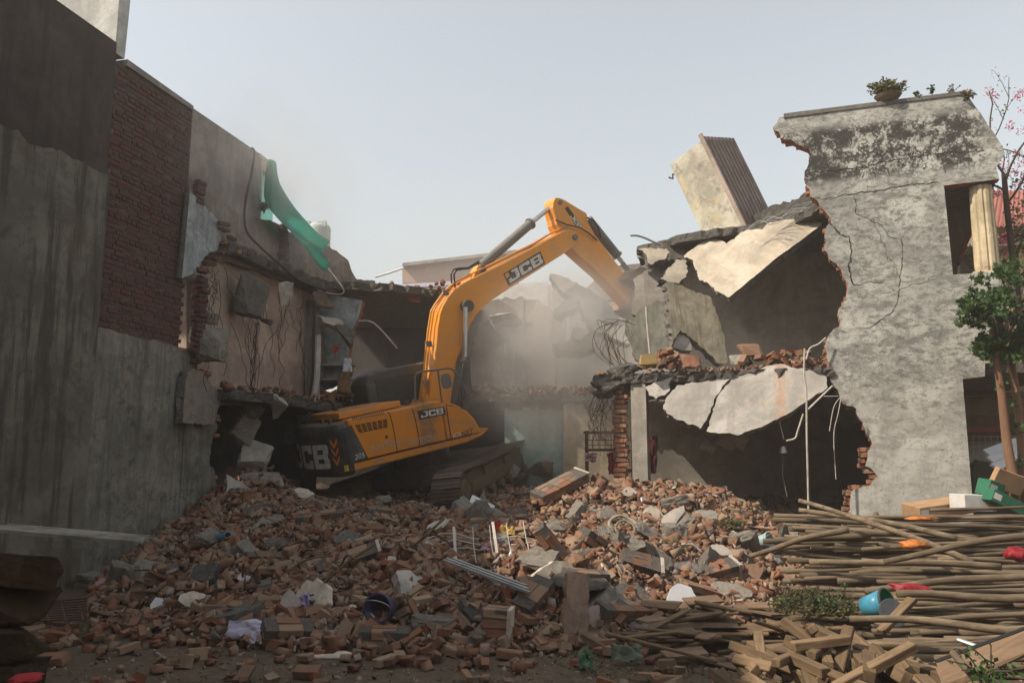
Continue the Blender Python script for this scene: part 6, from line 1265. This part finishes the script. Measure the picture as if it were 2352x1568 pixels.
def blob(cs, n):
    out = []
    for i in range(n):
        c, r = rp.choice(cs); d = np.array([rp.gauss(0, 1) for _ in range(3)]); d /= np.linalg.norm(d); out.append(c+d*r*(rp.random()**.35))
    return out
# leafy tree with two slim trunks at the right edge
Yt = 10.9; root = empty('slim_tree', at(2340, 1200, Yt), 'leafy green tree on two slim pale trunks at the right edge', 'tree')
G().tube([at(2340, 1230, Yt), at(2326, 1090, Yt), at(2312, 1010, Yt), at(2300, 900, Yt), at(2285, 800, Yt), at(2278, 760, Yt)], [.075, .065, .06, .052, .045, .04], 10).mk('trunk', m_trunk, root, smooth=True)
G().tube([at(2352, 1230, Yt+.1), at(2350, 1080, Yt+.1), at(2338, 930, Yt+.1), at(2322, 820, Yt+.1), at(2310, 740, Yt+.1)], [.06, .055, .05, .045, .03], 10).mk('trunk', m_trunk, root, smooth=True)
G().tube([at(2335, 900, Yt-.05), at(2318, 850, Yt-.05), at(2295, 790, Yt)], [.02, .018, .015], 6).mk('branch', m_trunk, root)
cs = [(at(u, v, Yt+rp.uniform(-.3, .3)), rr2) for u, v, rr2 in [(2262, 690, .24), (2300, 672, .3), (2345, 668, .32), (2250, 720, .18), (2285, 730, .3), (2335, 730, .34), (2365, 700, .35), (2275, 775, .2), (2315, 780, .25), (2355, 780, .28), (2390, 740, .3), (2268, 800, .1), (2330, 810, .14)]]
cs2 = [(c+np.array([rp.gauss(0, r_*.5) for _ in range(3)]), rp.uniform(.05, .12)) for c, r_ in cs for _ in range(7)]
for c, r_ in cs2[::4]: G().tube([at(2300, 800, Yt), (at(2300, 760, Yt)+c)/2, c], [.012, .008, .005], 5).mk('twig', m_twig, root)
leaves('crown', blob(cs2, 3300), .095, m_leaf, root, 1, LOB)
leaves('side_leaves', blob([(at(2315, 870, Yt), .09), (at(2322, 930, Yt), .09), (at(2335, 980, Yt), .08), (at(2340, 1060, Yt), .1), (at(2300, 890, Yt), .06)], 90), .08, m_leaf, root, 2, LOB)
# bougainvillea
Yb = 12.6; root = empty('bougainvillea', at(2330, 700, Yb), 'sparse pink flowering bougainvillea arching over the right corner', 'shrub')
tw = G(); tips = []
main = [at(2345, 760, Yb), at(2335, 640, Yb), at(2322, 560, Yb), at(2312, 470, Yb), at(2306, 400, Yb)]
tw.tube(main, [.06, .055, .05, .045, .04], 8)
def branch(a, d, L, r, depth):
    P_ = [a]; p = np.array(a); dd = np.array(d, float)
    for k in range(6):
        dd = dd/np.linalg.norm(dd); p = p+dd*L/6; dd += np.array([rp.gauss(0, .14), rp.gauss(0, .14), -.13*k/6*2+rp.gauss(0, .06)]); P_.append(p)
    tw.tube(P_, [r*(1-.6*k/6) for k in range(7)], 5)
    for q in P_[1:]: tips.append(q)
    if depth:
        for k in range(rp.choice((2, 3))): branch(P_[rp.randrange(2, 7)], dd+np.array([rp.gauss(0, .7), rp.gauss(0, .6), rp.gauss(.1, .5)]), L*.55, r*.55, depth-1)
for (u, v, dx, dz, L) in [(2306, 400, -.5, 1, 1.5), (2308, 420, .3, 1, 1.6), (2312, 470, .8, 1, 1.6), (2322, 560, 1, .5, 1.4), (2335, 640, 1, .9, 1.6), (2310, 440, -.8, .3, .9), (2330, 600, .5, 1, 1.8), (2340, 700, -.4, .8, .8), (2315, 500, .2, 1, 1.9), (2345, 740, .9, .6, 1.2)]:
    branch(at(u, v, Yb), (dx, rp.uniform(-.5, .5), dz), L, .022, 2)
tw.mk('twigs', m_twig, root)
leaves('leaves', [q+np.array([rp.gauss(0, .03) for _ in range(3)]) for q in tips for _ in range(3) if rp.random() < .8], .05, m_leaf2, root, 3)
fc = [at(u, v, Yb) for u, v in [(2270, 213), (2285, 220), (2340, 222), (2318, 290), (2335, 395), (2325, 400), (2342, 375), (2312, 585), (2318, 540), (2345, 300), (2220, 215), (2300, 385), (2335, 425), (2348, 250)]]+[rp.choice(tips) for _ in range(60)]
leaves('flowers', blob([(c, .085) for c in fc], 2200), .04, m_fl, root, 4)
leaves('dense_foliage', blob([(at(u, v, Yb), .2) for u, v in [(2340, 480), (2345, 560), (2338, 610), (2348, 420), (2335, 520)]], 420), .06, m_leaf, root, 5)
# plants on the parapet
def tuft(label, u, v, Y, h, spread, n, mat, lsz, seed, pot=None, name='parapet_plant'):
    r = random.Random(seed); b = at(u, v, Y); root = empty(name, b, label, 'plant'); g = G(); pts = []
    for i in range(n):
        a = r.uniform(0, 6.28); s_ = r.uniform(.3, 1)*spread; hh = h*r.uniform(.5, 1); P_ = [b+np.array([math.cos(a)*s_*t*t, math.sin(a)*s_*.6*t*t, hh*t-.15*h*t*t*(s_/spread)]) for t in (0, .35, .7, 1)]
        g.tube(P_, .005, 4); pts += [P_[k]+(P_[k+1]-P_[k])*r.random() for k in (1, 2, 2, 2) for _ in range(3)]
    g.mk('stems', m_twig, root); leaves('leaves', pts, lsz, mat, root, seed)
    if pot: pot(root, b)
def potf(root, b): G().lathe([(.09, -.04), (.17, .01), (.21, .06), (.19, .06), (.15, .02)], 18, M=Matrix.Translation(b), cap=True).mk('pot', plain('clay_bowl', (.20, .15, .085), .9), root)
tuft('bushy plant in a shallow clay bowl on the parapet', 2040, 228, 12.25, .34, .36, 85, m_leaf2, .055, 1, potf)
tuft('small leafy sprig on the parapet right of the bowl', 2106, 228, 12.1, .16, .06, 5, m_leaf, .05, 2); tuft('upright sprig further right on the parapet', 2142, 224, 12.05, .22, .05, 5, m_leaf, .055, 3); tuft('thin dry sprig near the parapet corner', 2190, 218, 11.95, .18, .14, 7, m_leaf2, .03, 4); tuft('small bush drooping over the parapet corner', 2222, 232, 11.8, .2, .14, 16, m_leaf2, .045, 5)
tuft('little plant behind the green net', 606, 492, 14.6, .25, .14, 14, m_leaf, .06, 6)
# brush and weeds near the timber
def brush(label, u, v, Y, w, h, n, seed, mat=m_leaf):
    r = random.Random(seed); b = at(u, v, Y); b[2] = max(0.02, b[2]); root = empty('brush', b, label, 'plant'); g = G(); pts = []
    for i in range(n):
        a = r.uniform(0, 6.28); s_ = w*math.sqrt(r.random()); p0 = b+np.array([math.cos(a)*s_, math.sin(a)*s_*.5, 0]); d = np.array([r.gauss(0, .5), r.gauss(0, .4), r.uniform(.1, 1)]); d /= np.linalg.norm(d); L = h*r.uniform(.5, 1.2)
        P_ = [p0, p0+d*L*.5, p0+d*L+np.array([0, 0, -.05])]; g.tube(P_, .004, 4)
        pts += [P_[0]+(P_[2]-P_[0])*r.random()+np.array([r.gauss(0, .012) for _ in range(3)]) for _ in range(12)]
    g.mk('stems', m_twig, root); leaves('leaves', pts, .035, mat, root, seed)
brush('cut green brush wilting between poles and plywood', 1880, 1395, 7.2, .34, .22, 90, 1); brush('dry leaf litter through the cut brush', 1890, 1400, 7.15, .36, .16, 90, 7, m_leaf2); brush('pale green cut twigs at the edge of the brush', 1825, 1375, 7.5, .14, .14, 30, 2, m_leaf2); brush('dry weeds on the sunny heap', 1535, 1260, 10.2, .16, .16, 40, 3, m_leaf2); brush('dry straw tuft on the right heap', 1680, 1205, 11.2, .18, .14, 40, 4, m_leaf2); brush('green sprig in the bottom right corner', 2270, 1560, 4.3, .1, .2, 16, 5)
# short grass and litter on the dirt
it = []
for i in range(5200):
    x, y = rp.uniform(.2, 3.2), rp.uniform(4.6, 7.4)
    if mnoise.noise(Vector((x*1.4, y*1.4, 3))) > -.05 and heap_h(x, y) < 0: it.append((x, y, .0))
it += [(rp.uniform(-4, 1), rp.uniform(4.6, 7), 0) for _ in range(900)]
leaves('grass', it, .035, leafmat('dry_grass', (.11, .10, .04), (.17, .13, .06)), None, 9, None, .5, label='short dry grass and litter on the bare dirt in front', kind='stuff')
# ------------------------------------------------------------------ labels that tell alike things apart
ONES = 'first second third fourth fifth sixth seventh eighth ninth tenth eleventh twelfth thirteenth fourteenth fifteenth sixteenth seventeenth eighteenth nineteenth'.split()
TENS = {2: 'twent', 3: 'thirt', 4: 'fort', 5: 'fift', 6: 'sixt', 7: 'sevent', 8: 'eight', 9: 'ninet'}
def ordn(n):
    if n < 20: return ONES[n-1]
    if n >= 100: return 'hundredth' if n == 100 else 'hundred-and-'+ordn(n-100)
    t, o = divmod(n, 10); return TENS[t]+('ieth' if o == 0 else 'y-'+ONES[o-1])
def scr(p):
    q = np.array(p, float)-C0; fw = q[1]*cp+q[2]*sp; return np.array([CU+F*q[0]/fw, CV-F*(-q[1]*sp+q[2]*cp)/fw])
def mid(o):
    b = np.array([c[:] for c in o.bound_box]).mean(0); return np.array(wm(o) @ Vector(b))
LM = [('purple-blue bucket', 888, 1408), ('round cable coil', 1432, 1228), ('large pale tile panel', 1565, 1410), ('standing pier fragment', 1318, 1420), ('crumpled window lattice', 1110, 1280), ('torn violet papers', 570, 1475), ('blue pipe stub', 500, 1255), ('tipped pale pot', 1745, 1252), ('white scribbled board', 1105, 1165), ('upright masonry block', 1140, 1475), ('scalloped plaster disc', 1372, 1445), ('aluminium channels', 1120, 1370), ('white speckled board', 362, 1410), ('excavator track', 1050, 1120), ('wide low masonry block', 882, 1478), ('brown tile on the dirt', 1195, 1528), ('dark flat disc', 1332, 1357), ('dark metal grate', 150, 1400), ('pale thin tile on dirt', 758, 1508)]
LMP = [('orange packet in the poles', 2098, 1250), ('red net bag', 2095, 1352), ('blue bucket', 2022, 1400), ('green brush', 1880, 1390), ('red packet at the edge', 2338, 1272), ('flat orange packet', 2118, 1190), ('white wrapped parcel', 2235, 1165)]
LMT = [('blue bucket', 2022, 1420), ('slanting plywood board', 2250, 1520), ('green brush', 1880, 1400), ('large pale tile panel', 1565, 1410), ('scalloped plaster disc', 1372, 1445)]
def near(group, lms, phrase):
    by = {}
    for o in sc.objects:
        if o.parent is None and o.get('group') == group and not o.get('fixed'):
            q = scr(mid(o)); k = min(range(len(lms)), key=lambda i: (q[0]-lms[i][1])**2+(q[1]-lms[i][2])**2); by.setdefault(k, []).append(((q[0]-lms[k][1])**2+(q[1]-lms[k][2])**2, o.name, o))
    for k, l in by.items():
        for i, (_, _, o) in enumerate(sorted(l, key=lambda t: t[:2])): o['label'] = (('' if i == 0 else ordn(i+1)+' ')+'nearest '+phrase+' to the '+lms[k][0])
def across(group, phrase):
    l = sorted([(scr(mid(o))[0], o.name, o) for o in sc.objects if o.parent is None and o.get('group') == group])
    for i, (_, _, o) in enumerate(l): o['label'] = ordn(i+1)+' from the left, '+phrase
near('whole bricks on the rubble heap', LM, 'loose whole red brick'); near('broken bricks on the rubble heap', LM, 'broken red brick half'); near('concrete lumps on the rubble heap', LM, 'rough grey concrete lump'); near('pale flakes on the rubble', LM, 'small pale plaster flake'); near('sticks in the rubble', LM, 'thin stick poking from the rubble'); near('broad slab pieces on the heap', LM, 'broad broken slab piece'); near('foil scraps on the heap', LM, 'crumpled silver foil')
for o in sc.objects:
    if o.get('group') == 'poles in the stack' and o['label'] != POS: o['fixed'] = 1
near('poles in the stack', LMP, 'barkless pole, by its middle,')
for o in sc.objects:
    if 'fixed' in o: del o['fixed']
near('timber offcuts in the front heap', LMT, 'square timber offcut'); near('plywood scraps', LMT, 'torn plywood scrap'); near('laths among the plywood', LMT, 'thin splintered lath'); near('thin planks under the timber', LMT, 'thin flat plank')
across('bricks along the first floor edge', 'loose brick on the floor edge below the dark upper room'); across('bricks piled on the first floor slab', 'loose brick in the first floor pile by the yellowed panel')
across('cables before the pink wall', 'thin dark cable before the pink room wall'); across('cables under the hanging lump', 'dark cable rising from the torn floor to the hanging lump'); across('wires by the brick pillar', 'rusty wire in the tangle left of the brick pillar'); across('rods at the slab corner', 'thin bent rod on the first floor slab corner'); across('rods in the roof edge', 'thin steel rod across the broken roof edge'); across('aluminium channels on the heap', 'long aluminium channel sloping down the heap front'); across('steel tubes behind the board', 'bright steel tube behind the slanting board'); across('white sheets behind the trunks', 'white slanting sheet behind the slim trunks')
for o in sc.objects:
    if o.parent is None and o.get('category') and not o.get('kind'): o['kind'] = 'thing'
# ------------------------------------------------------------------ unseen house blocks added behind the viewer to darken the shade
oh = [(-16, -3.5, 8.6), (-3.3, 6.5, 9.2), (6.7, 18, 8.2)]
for i, (x0, x1, h) in enumerate(oh):
    o = G().box((x0, -16, 0), (x1, -7.5, h)).mk('sky_block_opposite', m_pl_parap, kind='structure')
# ------------------------------------------------------------------ air
hz = N('haze'); hz.t.nodes.remove(hz.b); pv = hz.n('VolumePrincipled'); pv.inputs['Color'].default_value = (.88, .82, .75, 1); pv.inputs['Density'].default_value = 0.003; pv.inputs['Anisotropy'].default_value = .2
hz.l(pv.outputs[0], hz.t.nodes['Material Output'].inputs['Volume'])
G().box((-45, -18, -1), (45, 48, 13.5)).mk('haze', hz.m, kind='stuff')
def dust_cloud(c, r, dens, seed):
    s = N('dust'); s.t.nodes.remove(s.b); v = s.n('VolumePrincipled'); v.inputs['Color'].default_value = (.90, .85, .79, 1); v.inputs['Anisotropy'].default_value = .25
    ln = s.n('VectorMath', operation='LENGTH'); s.l(s.co, ln.inputs[0]); fall = s.ramp(ln.outputs['Value'], 1.0, .25)
    nz = s.n('TexNoise'); nz.inputs['Scale'].default_value = 1.7; nz.inputs['Detail'].default_value = 3; nz.inputs['Distortion'].default_value = .6; mp = s.n('Mapping'); mp.inputs['Location'].default_value = (seed, 0, 0); s.l(s.co, mp.inputs[0]); s.l(mp.outputs[0], nz.inputs['Vector'])
    d = s.math('MULTIPLY', s.math('MULTIPLY', fall, s.ramp(nz.outputs['Fac'], .36, .68)), dens); s.l(d, v.inputs['Density']); s.l(v.outputs[0], s.t.nodes['Material Output'].inputs['Volume'])
    bm = bmesh.new(); bmesh.ops.create_icosphere(bm, subdivisions=2, radius=1.0); V = [q.co[:] for q in bm.verts]; bm.verts.index_update(); Fs = [[q.index for q in f.verts] for f in bm.faces]; bm.free()
    return mk('dust', V, Fs, s.m, None, M4(c, np.eye(3), np.array(r)), kind='stuff', label='cloud of demolition dust hanging over the torn houses')
dust_cloud((1.4, 18.6, 4.1), (3.4, 3.2, 2.8), .8, 2.0)
dust_cloud((-4.1, 13.6, 6.5), (2.0, 3.4, 1.9), .2, 7.0)
dust_cloud((.7, 17.4, 3.3), (2.8, 2.2, 2.3), .3, 4.0)
dust_cloud((3.6, 15.0, 3.6), (2.6, 1.8, 2.2), .16, 9.0)
dust_cloud((-.5, 23, 5.2), (8.5, 4.5, 5.5), .09, 12.0)
cy.volume_step_rate = 1.5; cy.volume_max_steps = 64
